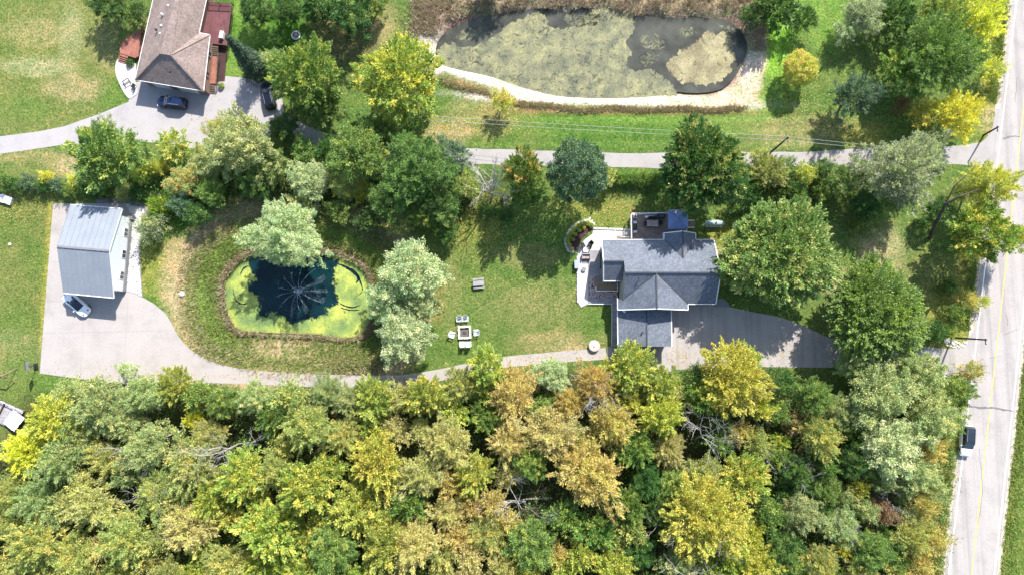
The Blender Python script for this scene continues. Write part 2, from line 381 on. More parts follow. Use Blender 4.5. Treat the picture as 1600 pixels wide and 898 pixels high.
# ------------------------------------------------------------------ ground sheet
def make_ground_sheet():
    xs = np.concatenate([[-1600, -400, -150], np.arange(-98, 98.01, 0.5), [150, 400, 1600]])
    ys = np.concatenate([[-1600, -400, -110], np.arange(-62, 62.01, 0.5), [110, 400, 1600]])
    X, Y = np.meshgrid(xs, ys); Z = np.zeros_like(X)
    for P, dep, wd in ((FPw, 1.2, 1.6), (BPw, 1.2, 2.2)):
        ins = inpoly(X, Y, P); d = polydist(X, Y, P); s = np.where(ins, d, -d)
        t = np.clip((s+wd)/(wd*1.6), 0, 1); Z -= dep*t*t*(3-2*t)
    rng = np.random.RandomState(3)
    # photo pixel of each ground point
    ct, st = math.cos(TILT), math.sin(TILT)
    dx = X; dy = Y-CAMP.y; dz = -CAMP.z
    up = dy*ct+dz*st; fw = dy*st-dz*ct
    with np.errstate(all='ignore'):
        PX = 800+FPX*dx/fw; PY = 449-FPX*up/fw
    PX = np.clip(PX, -400, 2000); PY = np.clip(PY, -400, 1300)
    lush = (0.078,0.155,0.028); lime = (0.13,0.235,0.04); mid = (0.09,0.15,0.035); dry = (0.23,0.22,0.09); tan = (0.36,0.29,0.16)
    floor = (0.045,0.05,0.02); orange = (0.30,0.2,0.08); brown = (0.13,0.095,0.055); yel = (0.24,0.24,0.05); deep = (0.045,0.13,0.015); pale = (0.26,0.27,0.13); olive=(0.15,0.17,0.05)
    Cc = np.empty(X.shape+(3,)); Cc[:] = mid
    Lf = np.zeros(X.shape)
    for k, (fx, fy, ph) in enumerate([(0.31,0.17,1),(0.13,0.37,2),(0.55,0.43,4),(0.9,0.7,0.3)]):
        Lf += np.sin(X*fx*1.3+ph+2*np.sin(Y*fy))*np.cos(Y*fx-ph+1.5*np.sin(X*fy*1.1))*0.25
    def patch(cx, cy, rx, ry, col, w=1.0, ang=0, soft=0.35):
        a = math.radians(ang); ux = (PX-cx)*math.cos(a)+(PY-cy)*math.sin(a); uy = -(PX-cx)*math.sin(a)+(PY-cy)*math.cos(a)
        d = np.sqrt((ux/rx)**2+(uy/ry)**2)+Lf*0.35
        t = np.clip((1+soft-d)/(2*soft), 0, 1); t = (t*t*(3-2*t)*w)[..., None]
        Cc[:] = Cc*(1-t)+np.array(col)*t
    def ring(P, r0, r1, col, w=1.0):
        ins = inpoly(X, Y, P); d = polydist(X, Y, P); s = np.where(ins, -d, d)+Lf*0.8
        t = np.clip(1-np.abs(s-(r0+r1)/2)/((r1-r0)/2)*0.8, 0, 1)[..., None]*w*1.3; t = np.clip(t, 0, 1)
        Cc[:] = Cc*(1-t)+np.array(col)*t
    # lawns
    patch(400,60,90,130,deep,0.9); patch(390,20,28,60,lime,0.9); patch(365,105,18,35,lime,0.8); patch(560,60,80,60,brown,0.6); patch(605,40,22,30,dry,0.9); patch(640,60,30,60,lush,.7)
    patch(920,195,330,36,lush,0.8); patch(1000,185,100,14,lime,0.4); patch(800,190,60,12,lime,0.3); patch(740,185,60,35,dry,0.6); patch(700,210,40,25,tan,.5)
    patch(1215,80,40,120,lime,0.9,10); patch(1290,30,30,60,lime,.7); patch(1160,185,90,26,lime,0.5,-25); patch(1260,205,90,25,dry,0.7); patch(1345,215,40,20,yel,.6); patch(1210,60,25,60,(0.16,0.33,0.035),0.7)
    patch(90,90,170,130,olive,0.7); patch(60,50,50,22,dry,0.7); patch(60,105,60,14,pale,0.8); patch(110,60,20,50,pale,0.6); patch(120,140,50,20,tan,0.45); patch(165,70,30,40,dry,.5); patch(190,150,40,30,lush,.7); patch(20,170,60,20,lush,.6)
    patch(60,258,130,22,dry,0.8); patch(20,265,60,12,mid,0.8); patch(130,262,40,20,tan,0.6)
    patch(20,440,100,170,olive,0.6); patch(10,350,50,30,lush,.5); patch(72,450,8,150,yel,0.8,3); patch(20,500,30,30,lush,.5); patch(50,400,25,25,lush,.6); patch(10,560,60,40,pale,0.35); patch(50,600,50,50,lush,.7)
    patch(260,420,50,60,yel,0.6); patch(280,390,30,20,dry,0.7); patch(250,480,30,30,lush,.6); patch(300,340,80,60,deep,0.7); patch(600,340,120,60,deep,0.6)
    patch(740,350,40,60,yel,0.7); patch(840,440,180,80,mid,0.8); patch(930,330,60,30,yel,0.5); patch(820,400,60,20,dry,.7); patch(705,470,22,60,dry,.7); patch(684,480,10,30,orange,0.6)
    patch(745,500,90,60,lush,0.45); patch(880,535,80,18,dry,0.9); patch(905,545,40,10,tan,0.6); patch(790,470,60,40,dry,0.25); patch(850,470,60,40,dry,.35); patch(925,500,18,45,lush,.7); patch(800,400,130,60,lush,0.3)
    patch(880,330,90,60,lush,.5); patch(1130,385,30,40,yel,0.7); patch(1110,395,20,20,dry,.8)
    patch(1382,400,38,48,pale,0.95); patch(1365,395,20,20,tan,0.5); patch(1300,440,30,20,tan,0.9); patch(1440,440,50,60,olive,.6); patch(1480,500,30,70,yel,.6); patch(1500,470,12,50,orange,.5)
    # ponds
    ring(FPw, 5.2, 9.5, tan, 0.75); ring(FPw, 2.2, 5.5, (0.14,0.23,0.045), 0.7); ring(FPw, .6, 2.4, brown, 0.45); ring(FPw, -3, 1.2, (0.10,0.085,0.055), 0.9)
    patch(460,548,100,16,(0.40,0.30,0.18),0.8,3); patch(400,568,100,9,olive,0.8); patch(300,520,40,40,olive,.5); patch(560,560,60,20,brown,.5); patch(270,440,22,70,tan,.4)
    ring(BPw, -4, 2.6, (0.22,0.17,0.12), 1.0)
    patch(940,155,250,10,(0.56,0.51,0.44),1.0,2,0.35); patch(745,117,80,11,(0.58,0.53,0.46),1.0,18); patch(1100,158,60,10,(0.48,0.41,0.3),0.8); patch(1176,105,17,60,(0.54,0.46,0.34),1.0,8); patch(1150,150,40,16,(0.52,0.43,0.3),.9,-25)
    patch(980,174,200,5,(0.30,0.18,0.09),0.7,0.5); patch(760,145,70,5,(0.30,0.18,0.09),0.6,20); patch(690,40,50,35,(0.22,0.16,0.13),0.9,-25); patch(678,78,24,36,(0.5,0.44,0.36),.95); patch(850,0,160,14,(0.32,0.26,0.18),.9); patch(1080,8,120,16,(0.3,0.25,0.15),.9); patch(1180,40,14,30,(0.26,0.2,0.13),0.9)
    # woodland floor and road verges
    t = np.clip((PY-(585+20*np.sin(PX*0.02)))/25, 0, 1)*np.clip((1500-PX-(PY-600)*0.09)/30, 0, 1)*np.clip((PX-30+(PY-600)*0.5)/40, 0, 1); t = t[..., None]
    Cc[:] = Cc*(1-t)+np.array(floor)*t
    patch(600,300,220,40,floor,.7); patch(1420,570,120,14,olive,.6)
    rl = (PX-(1587-PY*0.118))
    t = np.clip(1-np.abs(rl+22)/26, 0, 1)[..., None]*0.9; Cc[:] = Cc*(1-t)+np.array(yel)*t*0.8+np.array(olive)*t*0.2
    patch(1465,800,25,90,orange,0.7,7); patch(1475,700,16,60,yel,0.7,7); patch(1570,120,14,120,olive,.7,7); patch(1550,190,20,25,tan,0.6)
    t = np.clip((rl-70)/4, 0, 1)[..., None]; Cc[:] = Cc*(1-t)+np.array((0.10,0.15,0.03))*t
    t = np.clip(1-np.abs(rl-84)/7, 0, 1)[..., None]*.7; Cc[:] = Cc*(1-t)+np.array(yel)*t
    # mown stripes
    st_ = (0.5+0.5*np.sin(Y*3.1+0.25*np.sin(X*0.1)))[..., None]; msk = ((PY > 160) & (PY < 236) & (PX > 680))[..., None]
    Cc[:] = Cc*np.where(msk, 0.88+0.24*st_, 1)
    st_ = (0.5+0.5*np.sin((X*0.9+Y*0.3)*2.4))[..., None]; msk = ((PY < 160) & (PX > 1190))[..., None]
    Cc[:] = Cc*np.where(msk, 0.9+0.2*st_, 1)
    nx, ny = len(xs), len(ys)
    idx = np.arange(nx*ny).reshape(ny, nx)
    q = np.stack([idx[:-1,:-1], idx[:-1,1:], idx[1:,1:], idx[1:,:-1]], -1).reshape(-1, 4)
    me = bpy.data.meshes.new('ground'); me.vertices.add(nx*ny); me.vertices.foreach_set('co', np.stack([X, Y, Z], -1).ravel())
    me.loops.add(q.size); me.loops.foreach_set('vertex_index', q.ravel()); me.polygons.add(len(q)); me.polygons.foreach_set('loop_start', np.arange(0, q.size, 4)); me.polygons.foreach_set('use_smooth', np.ones(len(q), bool))
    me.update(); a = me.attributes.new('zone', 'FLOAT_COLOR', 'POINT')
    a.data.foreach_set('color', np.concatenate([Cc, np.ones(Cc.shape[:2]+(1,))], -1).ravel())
    me.materials.append(M['ground']); o = bpy.data.objects.new('ground', me); C.objects.link(o); o['kind'] = 'structure'
make_ground_sheet()

# ------------------------------------------------------------------ roads, drives
def xl(y): return 1587-(y)*0.118
def xr(y): return 1653.5-y*0.1095
def ext(f, z=0): return [(f(y), y) for y in range(-500, 1400, 100)]
L = ext(lambda y: xl(y)-5); R = ext(lambda y: xr(y)+3)
sheet('road', L+R[::-1], 0.03, M['asphalt'], thick=0.1)
strip('gravel_shoulder', [G2(xl(y)-7, y) for y in range(-450, 1351, 6)], 1.0, 0.012, M['sand'], kind='structure', wob=.16); strip('gravel_shoulder', [G2(xr(y)+4, y) for y in range(-450, 1351, 6)], .7, 0.012, M['sand'], kind='structure', wob=.14)
def linew(f): return [G2(f(y), y, 0.034) for y in range(-450, 1351, 30)]
strip('edge_line', linew(lambda y: xl(y)+1.5), 0.17, 0.036, M['line'], kind='structure', wob=0.012)
strip('edge_line', linew(lambda y: xr(y)-1.5), 0.17, 0.036, M['line'], kind='structure', wob=0.012)
strip('centre_line', linew(lambda y: 1618-(y)*0.1115), 0.13, 0.036, M['yline'], kind='structure', wob=0.01)
def crack(pts, w):
    P = []
    for (x0,y0),(x1,y1) in zip(pts[:-1], pts[1:]):
        for k in range(6): P.append(G2(x0+(x1-x0)*k/6+random.uniform(-.8,.8), y0+(y1-y0)*k/6+random.uniform(-.8,.8), 0.035))
    P.append(G2(*pts[-1], 0.035)); strip('road_crack', P, w, 0.040, M['tar'], kind='structure', wob=w*0.3)
crack([(1514,634),(1530,636),(1552,637),(1583,642)], 0.26); crack([(1568,217),(1580,213),(1594,214)], 0.22); crack([(1568,523),(1580,518),(1591,514)], 0.06)
crack([(1572,490),(1575,500),(1574,508)], .06); crack([(1545,560),(1560,556)], .05); crack([(1500,765),(1503,770)], .12); crack([(1530,700),(1536,760),(1528,820)], .05); crack([(1590,120),(1586,160)], .06)
lane_c = [(1575,236),(1500,240),(1400,243),(1300,247),(1200,250),(1000,251),(800,246),(700,243),(600,236),(500,218),(440,190),(400,165)]
lp = [G2(x, y, 0.012) for x, y in spline(lane_c, 6, False)]
strip('gravel_lane', lp, 2.5, 0.012, M['lane'], kind='structure', wob=0.12)
sheet('lane_entrance', [(1556,170),(1590,170),(1590,275),(1545,262),(1500,257),(1450,256),(1450,232),(1500,228),(1535,222),(1550,206)], 0.018, M['lane'], thick=0.1)
sheet('neighbour_driveway', [(-60,218),(0,213),(60,206),(100,198),(155,178),(180,168),(201,160),(208,130),(260,120),(351,119),(382,122),(414,128),(440,145),(445,185),(420,215),(360,225),(300,232),(247,224),(213,221),(160,222),(98,226),(40,235),(0,241),(-60,248)], 0.008, M['drive2'], thick=0.1, wob=0.05)
sheet('barn_pad', [(83,318),(203,318),(203,455),(218,462),(240,474),(258,489),(268,505),(276,521),(287,536),(301,549),(320,560),(343,569),(370,575),(400,579),(440,582),(480,584),(567,586),(627,586),(660,581),(691,575.6),(721,569),(757,562),(795,556),(870,549),(946,543),(949,561),(870,566),(795,573),(740,582),(691,594),(627,604),(560,606),(480,604),(400,600),(330,598),(260,600),(200,600),(130,592),(62,583)], 0.024, M['concrete'], thick=0.12)
sheet('main_driveway', [(1040,478),(1130,477),(1165,485),(1221,495.6),(1253,508),(1290,525),(1330,538),(1438,541),(1484,545),(1500,541),(1510,533),(1519,519),(1530,519),(1525,592),(1514,590),(1500,586),(1484,585),(1400,582),(1299,574),(1198,573),(1056,577),(1056,570),(1040,570)], 0.022, M['asphalt'], thick=0.12)
sheet('garage_apron', [(949,541.5),(1049,541.5),(1049,585),(1000,590),(954,590),(949,561)], 0.028, M['drive2'], thick=0.1)
# expansion joints in the barn pad
for i, (a, b) in enumerate([((80,360),(92,360)),((76,410),(92,410)),((66,520),(268,516)),((72,470),(96,470)),((130,500),(125,590)),((200,465),(193,598))]):
    strip('slab_joint', [G2(*a, .03), G2(*b, .03)], 0.03, 0.029, M['midgrey'], kind='structure')

# ------------------------------------------------------------------ ponds
fx, fy = G2(468, 456, -0.45)
M['fwater'] = make_water('pond_water', (0.003, 0.018, 0.022), (fx, fy, -0.45)); M['bwater'] = make_water('murky_water', (0.06, 0.062, 0.05))
M['falg'] = _fa = make_algae('duckweed', (0.12, 0.19, 0.055), (0.22, 0.29, 0.06), (0.38, 0.42, 0.075))
_n = _fa.node_tree; _e = node(_n, 'ShaderNodeAttribute', attribute_name='edge'); _q = noise(_n, 1.1, 6, 0.7, worldco(_n))
_m1 = node(_n, 'ShaderNodeMath', operation='SUBTRACT'); _n.links.new(_q.outputs[0], _m1.inputs[0]); _m1.inputs[1].default_value = 0.5
_m2 = node(_n, 'ShaderNodeMath', operation='MULTIPLY_ADD'); _n.links.new(_m1.outputs[0], _m2.inputs[0]); _m2.inputs[1].default_value = 11; _m2.inputs[2].default_value = 2.6
_m3 = node(_n, 'ShaderNodeMath', operation='MULTIPLY_ADD'); _m3.use_clamp = True; _n.links.new(_e.outputs['Fac'], _m3.inputs[0]); _m3.inputs[1].default_value = -4.4; _n.links.new(_m2.outputs[0], _m3.inputs[2]); _n.links.new(_m3.outputs[0], _n.nodes['Principled BSDF'].inputs['Alpha'])
M['balg'] = make_algae('pond_scum', (0.13, 0.14, 0.085), (0.20, 0.20, 0.11), (0.30, 0.29, 0.14), hole=0.40, scale=1.5)
o = sheet('fountain_pond_water', FP, -0.45, M['fwater'], thick=0.05)
o = sheet('large_pond_water', BP, -0.5, M['bwater'], thick=0.05)
dark = spline([(388,408),(393,420),(400,434),(390,444),(387,452),(398,458),(407,470),(405,480),(404,488),(412,491),(424,489),(440,494),(450,501),(460,503),(470,497),(484,498),(494,497),(505,489),(517,482),(524,472),(527,460),(523,446),(521,434),(522,420),(526,408),(515,403),(490,400),(460,399),(430,400),(405,404)], 4)
# duckweed: ring between the pond edge and the clear water (quad strip)
def ring_sheet(name, outer, inner, z, mat):
    n = 160
    def resample(P, cx, cy):
        out = []
        for k in range(n):
            a = 2*math.pi*k/n; best = None
            for i in range(len(P)):
                (x1,y1),(x2,y2) = P[i], P[(i+1)%len(P)]; dx, dy = math.cos(a), math.sin(a); ex, ey = x2-x1, y2-y1
                det = dx*(-ey)+dy*ex
                if abs(det) < 1e-9: continue
                t = ((x1-cx)*(-ey)+(y1-cy)*ex)/det; u = (dx*(y1-cy)-dy*(x1-cx))/det
                if t > 0 and 0 <= u <= 1 and (best is None or t > best): best = t
            out.append((cx+math.cos(a)*best, cy+math.sin(a)*best))
        return out
    A = resample(outer, 458, 452); B = resample(inner, 458, 452)
    v = []; ev = []
    for (ax, ay), (bx, by) in zip(A, B):
        dx, dy = 458-bx, 452-by; L_ = math.hypot(dx, dy); dx /= L_; dy /= L_
        for q, e_ in (((ax, ay), 0), ((bx-dx*7, by-dy*7), .15), ((bx+dx*8, by+dy*8), 1)): v.append(tuple(G(q[0], q[1], z))); ev.append(e_)
    f = [(3*i+k, 3*((i+1)%n)+k, 3*((i+1)%n)+k+1, 3*i+k+1) for i in range(n) for k in (0, 1)]
    o = obj(name, v, f, mat); o.data.flip_normals() if o.data.polygons[0].normal.z < 0 else None
    a_ = o.data.attributes.new('edge', 'FLOAT', 'POINT'); a_.data.foreach_set('value', ev)
    o['kind'] = 'stuff'; return tag(o, 'yellow green duckweed floating round the dark open water of the fountain pond', 'duckweed')
ring_sheet('duckweed', FP, dark, -0.43, M['falg'])
M['balg3'] = make_algae('thin_scum', (0.10, 0.11, 0.07), (0.15, 0.155, 0.09), (0.22, 0.21, 0.12), hole=0.5, scale=1.6)
# swirls of open water in the duckweed
def swirl(pts, w):
    P = [G2(x, y, -.42) for x, y in spline(pts, 6, False)]; n = len(P)
    strip('open_water_swirl', P, [w*math.sin(math.pi*(i+.3)/(n+.2))+.04 for i in range(n)], -0.42, M['fwater'], kind='structure', wob=0.04)
swirl([(525,411),(540,417),(556,428),(560,436),(556,442)], 0.5); swirl([(545,418),(556,425),(563,440),(566,455),(555,464)], 0.18); swirl([(530,473),(540,478),(552,480),(563,476)], 0.2)
swirl([(532,480),(545,484),(562,484)], 0.15); swirl([(375,430),(380,420),(388,415)], 0.2); swirl([(364,452),(368,468),(378,475),(388,473)], 0.16); swirl([(410,492),(416,494),(420,490)], 0.25)
# scum on the large pond: three sheets with gaps of open water between them
def scum(pts, mat=None, z=-0.48): 
    o = sheet('pond_scum', pts, z, mat or M['balg'], 7, 0.01, kind=None, wob=.32); tag(o, kind='stuff'); return o
tag(scum([(685,78),(703,68),(730,74),(765,62),(790,42),(815,28),(845,20),(862,42),(885,44),(905,30),(935,14),(985,22),(990,45),(980,62),(986,85),(978,100),(995,112),(1015,108),(1030,118),(1055,138),(1050,158),(990,160),(930,162),(870,158),(820,146),(770,128),(725,117),(680,104)]), 'olive yellow scum spread over the left part of the large pond', 'pond scum')
M['balg2'] = make_algae('pale_scum', (0.20, 0.17, 0.09), (0.28, 0.25, 0.13), (0.38, 0.33, 0.18), hole=0.36, scale=1.0)
tag(scum([(1085,66),(1096,58),(1104,48),(1120,54),(1134,52),(1146,66),(1143,78),(1150,90),(1143,104),(1138,117),(1122,128),(1108,131),(1092,135),(1078,128),(1065,131),(1050,116),(1040,98),(1056,88),(1062,78),(1074,76)], M['balg2']), 'round mat of tan scum near the right end of the large pond', 'pond scum')

for k, (pts_, lb) in enumerate([([(1000,60),(1015,52),(1030,60),(1040,72),(1025,78),(1008,74)],'first'),([(1000,90),(1018,84),(1030,92),(1020,100),(1006,102)],'second'),([(1058,48),(1075,42),(1090,50),(1075,58),(1060,58)],'third'),([(880,26),(900,22),(925,22),(940,34),(915,42),(890,38)],'fourth'),([(708,58),(735,46),(760,40),(775,48),(750,58),(725,64)],'fifth'),([(1120,38),(1138,40),(1150,52),(1140,50)],'sixth')]):
    tag(scum(pts_, M['balg3']), 'thin olive film of scum in the dark open water of the large pond, %s patch' % lb, 'pond scum', 'thin scum patches')
# fountain
ft = empty('pond_fountain', (fx, fy, -0.45), 0, 'floating fountain throwing a ring of white jets over the dark pond water', 'fountain')
mb = MB(); mb.tube([(0,0,-.1),(0,0,.1)], 0.38, 14); mb.build('float', M['darkgrey'], ft)
mb = MB(); mb.tube([(0,0,.1),(0,0,.35)], [0.09,.05], 8); mb.build('nozzle', M['midgrey'], ft)
for k in range(13):
    a = 2*math.pi*k/13+random.uniform(-.1,.1); Lr = random.uniform(3.2,4.6)
    if k == 3: Lr = 5.2
    P = [(math.cos(a)*Lr*t, math.sin(a)*Lr*t, 0.35+1.5*4*t*(1-t)-0.33*t) for t in [i/12 for i in range(13)]]
    mb = MB(); mb.tube(P, [0.012+0.005*math.sin(i) for i in range(13)], 4)
    for t in range(9):
        u = random.random()**0.6; x = math.cos(a)*Lr*u+random.gauss(0,.09); y = math.sin(a)*Lr*u+random.gauss(0,.09); z = 0.35+6*u*(1-u)-0.33*u+random.gauss(0,.06)
        mb.box(x, y, max(z,.03), .05, .05, .05)
    mb.build('water_jet', M['spray'], ft)
mb = MB()
for k in range(70):
    a = random.uniform(0,6.28); r = abs(random.gauss(0,.35)); mb.box(math.cos(a)*r*1.3, math.sin(a)*r, random.uniform(.1,1.0), .09,.09,.09, random.random())
s_ = mb.build('spray_drops', M['spray'], ft); s_['kind'] = 'stuff'
for k, (a0, l0, wd) in enumerate([(0.55,4.6,1.1),(-0.35,4.2,1.3),(-1.9,4.0,.8),(-1.2,3.6,.7),(0.05,4.4,.9)]):
    P = [(math.cos(a0)*l0*t, math.sin(a0)*l0*t) for t in (0.08,.35,.65,1.0)]
    strip('spray_veil', P, [.15, wd*.5, wd*.9, wd*.8], 0.03+0.012*k, M['mist'], parent=ft, wob=.1)

# ------------------------------------------------------------------ roof helper
def roof_mesh(polys, thick=0.14):
    """polys: lists of world 3D points; returns slab with underside and edges"""
    V = []; key = {}; F = []
    def vid(p):
        k = tuple(round(c, 3) for c in p)
        if k not in key: key[k] = len(V); V.append(Vector(p))
        return key[k]
    for P in polys:
        ids = [vid(p) for p in P]
        nrm = Vector((0,0,0))
        for i in range(len(P)): a = Vector(P[i]); b = Vector(P[(i+1)%len(P)]); nrm += a.cross(b)
        F.append(ids if nrm.z > 0 else ids[::-1])
    n = len(V); E = {}
    for f in F:
        for i in range(len(f)): E[(f[i], f[(i+1)%len(f)])] = 1
    F2 = [tuple(f) for f in F] + [tuple(i+n for i in f[::-1]) for f in F]
    for (a, b) in E:
        if (b, a) not in E: F2.append((b, a, a+n, b+n))
    return V+[v-Vector((0,0,thick)) for v in V], F2
def roof(name, polys, mat, parent, thick=0.14):
    v, f = roof_mesh(polys, thick); return obj(name, v, f, mat, parent)
def gutter(pts, parent, mat, w=0.12, h=0.12, name='gutter'):
    mb = MB()
    for a, b in zip(pts[:-1], pts[1:]): mb.bar(a, b, w, h)
    return mb.build(name, mat, parent)
def window_on(p, q, parent, w, h, zc, u, out, glass='glass', frame='white'):
    """window on wall from p to q (2D), at fraction u, outward offset"""
    p = Vector(p); q = Vector(q); d = (q-p).normalized(); nrm = Vector((d.y, -d.x))*out; c = p+(q-p)*u
    rz = math.atan2(d.y, d.x); cc = c+nrm*0.03
    f = MB().box(cc.x, cc.y, zc, w+.16, .1, h+.16, rz).build('window', M[frame], parent)
    cc = c+nrm*0.07; MB().box(cc.x, cc.y, zc, w, .06, h, rz).build('pane', M[glass], f)
    cc = c+nrm*0.10; MB().box(cc.x, cc.y, zc, .05, .04, h, rz).build('mullion', M[frame], f)

# ------------------------------------------------------------------ white barn with metal roof
ZE, ZR = 3.2, 5.5
RT = G(191,326,ZE); RB = G(177.6,465.5,ZE); LB = G(99.5,458,ZE); LT = G(110.5,320,ZE)
a = (RT+RB)/2; b = (LT+LB)/2
RR = Vector((a.x, a.y, ZR)); RL = Vector((b.x, b.y, ZR))
bc = (RT+RB+LT+LB)/4
barn = empty('barn', (0,0,0), 0, 'white sided barn with a pale ribbed metal roof on the concrete pad', 'barn')
N = 9
def seamed(E0, E1, R0, R1):
    for i in range(N):
        t0, t1 = i/N, (i+1)/N
        e0 = E0.lerp(E1, t0); e1 = E0.lerp(E1, t1); r0 = R0.lerp(R1, t0); r1 = R0.lerp(R1, t1)
        v, f = roof_mesh([[e0, e1, r1, r0]], 0.07)
        up = Vector((0,0,.045)); mb = MB(); mb.add(v, f)
        mb.bar(e0.lerp(e1,.02)+up, r0.lerp(r1,.02)+up, 0.06, 0.09)
        for k in (0.27,.52,.77): mb.bar(e0.lerp(e1,k)+up*.3, r0.lerp(r1,k)+up*.3, 0.03, 0.03)
        mb.build('roof_panel', M['barnroof'], barn)
seamed(LT, RT, RL, RR); seamed(LB, RB, RL, RR)
gutter([RL+Vector((0,0,.05)), RR+Vector((0,0,.05))], barn, M['midgrey'], 0.3, 0.06, 'ridge_cap')
gutter([LB, RB], barn, M['white'], 0.12, 0.14); gutter([LT, RT], barn, M['white'], 0.12, 0.14)
for s_ in ((RT, RR), (RR, RB), (LT, RL), (RL, LB)): gutter([s_[0]-Vector((0,0,.12)), s_[1]-Vector((0,0,.12))], barn, M['white'], 0.06, 0.2, 'rake_trim')
d = (LT-RT).normalized(); e = (RB-RT).normalized()
def inset(p, a1, a2): return p+d*a1+e*a2
cRT = inset(RT, .12, 1.1); cRB = inset(RB, .12, -1.25); cLB = inset(LB, -.12, -1.25); cLT = inset(LT, -.12, 1.1)
hh = [(c.x, c.y) for c in (cRT, cLT, cLB, cRB)]
slope = (ZR-ZE)/((RT-RB).length/2)
def gable_wall(p, q, zw, zr, mat, parent, name='wall', z0=0.0, nrm=0.0):
    p = Vector(p[:2]); q = Vector(q[:2]); m = (p+q)/2; dd = (q-p).normalized(); n = Vector((dd.y, -dd.x))*0.12
    v = []; 
    for off in (Vector((0,0)), n):
        v += [(*(p+off), z0), (*(q+off), z0), (*(q+off), zw), (*(m+off), zr), (*(p+off), zw)]
    return obj(name, v, [(0,1,2,3,4), (9,8,7,6,5), (0,5,6,1), (1,6,7,2), (2,7,8,3), (3,8,9,4), (4,9,5,0)], mat, parent)
zw = ZE+slope*1.1-.1
gable_wall(cRT, cRB, zw, ZR-.12, M['siding'], barn, 'wall')
gable_wall(cLB, cLT, zw, ZR-.12, M['siding'], barn, 'wall')
for p, q in ((cRB, cLB), (cLT, cRT)):
    MB().bar((p.x,p.y,zw/2), (q.x,q.y,zw/2), 0.12, zw).build('wall', M['siding'], barn)
for p, q in ((cRT, cRB), (cRB, cLB), (cLB, cLT), (cLT, cRT)):
    mb = MB().bar((p.x,p.y,.45), (q.x,q.y,.45), 0.3, .9); mb.build('wainscot', M['midgrey'], barn)
for u in (0.2, 0.5, 0.79): window_on((cRT.x,cRT.y), (cRB.x,cRB.y), barn, 1.1, .85, 1.55, u, -1)
for u in (0.3, 0.7):
    p = cRB.lerp(cLB, u); rz = math.atan2((cLB-cRB).y, (cLB-cRB).x)
    dr = MB().box(p.x, p.y-.12, 1.3, 2.9, .12, 2.5, rz).build('garage_door', M['white'], barn)
    for k in range(3): MB().box(p.x, p.y-.19, .62+.62*k, 2.85, .03, .04, rz).build('door_groove', M['midgrey'], dr)
mb = MB().box(*G2(205,341,.5), .5, .7, .5, 1.0); mb.build('utility_box', M['midgrey'], barn)
# gravel beside the barn
gp = [(197,319),(224,325),(226,345),(217,380),(218,420),(221,462),(210,458),(198,454),(201,420),(205,380),(208,342)]
sheet('gravel_bed', [(150,312),(200,308),(232,325),(228,350),(219,380),(220,420),(223,464),(210,458),(196,454)] + [(200,400),(205,350),(150,330)], 0.010, M['apron'], thick=0.08)
def rocks_stuff(name, polyL, count, r0, r1, mat, label, cat, zbase=0.0, parent=None):
    P = [G2(x, y) for x, y in polyL]; xs = [p[0] for p in P]; ys = [p[1] for p in P]; mb = MB(); k = 0
    while k < count:
        x = random.uniform(min(xs), max(xs)); y = random.uniform(min(ys), max(ys))
        if not inpoly(np.array(x), np.array(y), P): continue
        k += 1; r = random.uniform(r0, r1); a0 = random.random()*6
        ring = [(x+math.cos(a0+i*1.2566)*r*random.uniform(.7,1.1), y+math.sin(a0+i*1.2566)*r*random.uniform(.7,1.1), zbase) for i in range(5)]
        top = [(x+(p[0]-x)*.6, y+(p[1]-y)*.6, zbase+r*random.uniform(.5,1)) for p in ring]
        mb.add(ring+top, [(5,6,7,8,9)]+[(i,(i+1)%5,(i+1)%5+5,i+5) for i in range(5)])
    o = mb.build(name, mat, parent); o['kind'] = 'stuff'; return tag(o, label, cat)
rocks_stuff('landscape_stones', gp, 2600, .07, .15, M['rock'], 'bed of loose white stones along the barn wall', 'stones')
rocks_stuff('landscape_stones', [(1472,531),(1480,528),(1490,532),(1500,536),(1512,533),(1508,540),(1495,544),(1480,540)], 90, .1, .24, M['rock'], 'white stones round the foot of the roadside utility pole', 'stones')
rocks_stuff('landscape_stones', [(1473,586),(1490,588),(1488,597),(1476,600)], 40, .1, .26, M['rock'], 'white stones at the lower corner of the driveway entrance', 'stones')

# ------------------------------------------------------------------ main house
E = 3.4
house = empty('house', (0,0,0), 0, 'large house with blue grey shingle roof, cross gables and attached garage', 'house')
sh = M['shingle']
def P3(x, y, z): return G(x, y, z)
def atz(x, y, z0, z):   # point whose plan position is the one seen at height z0, lifted to z
    p = G(x, y, z0); return Vector((p.x, p.y, z))
ZM = E+3.0
slopeN = None
TL = P3(940.4,377,E); TR = P3(1115.4,374.5,E)
RGL = P3(973.5,425.9,ZM); RGR = P3(1115.4+1.2,425.6,ZM); RGR.x = TR.x; RGL.y = RGR.y
# force rectilinear plan: eaves run along x
TL.y = TR.y; BR = P3(1116.6,474.5,E); BR.x = TR.x
XL = P3(972.5,470,E).x
sN = (ZM-E)/(TR.y-RGR.y); sS = (ZM-E)/(RGR.y-BR.y)
def zN(y): return E+(TR.y-y)*sN
def zS(y): return E+(y-BR.y)*sS
LRy = P3(940,408,5.2).y; LRz = zN(LRy); XLL = TL.x; LSy = P3(943,438.5,E).y
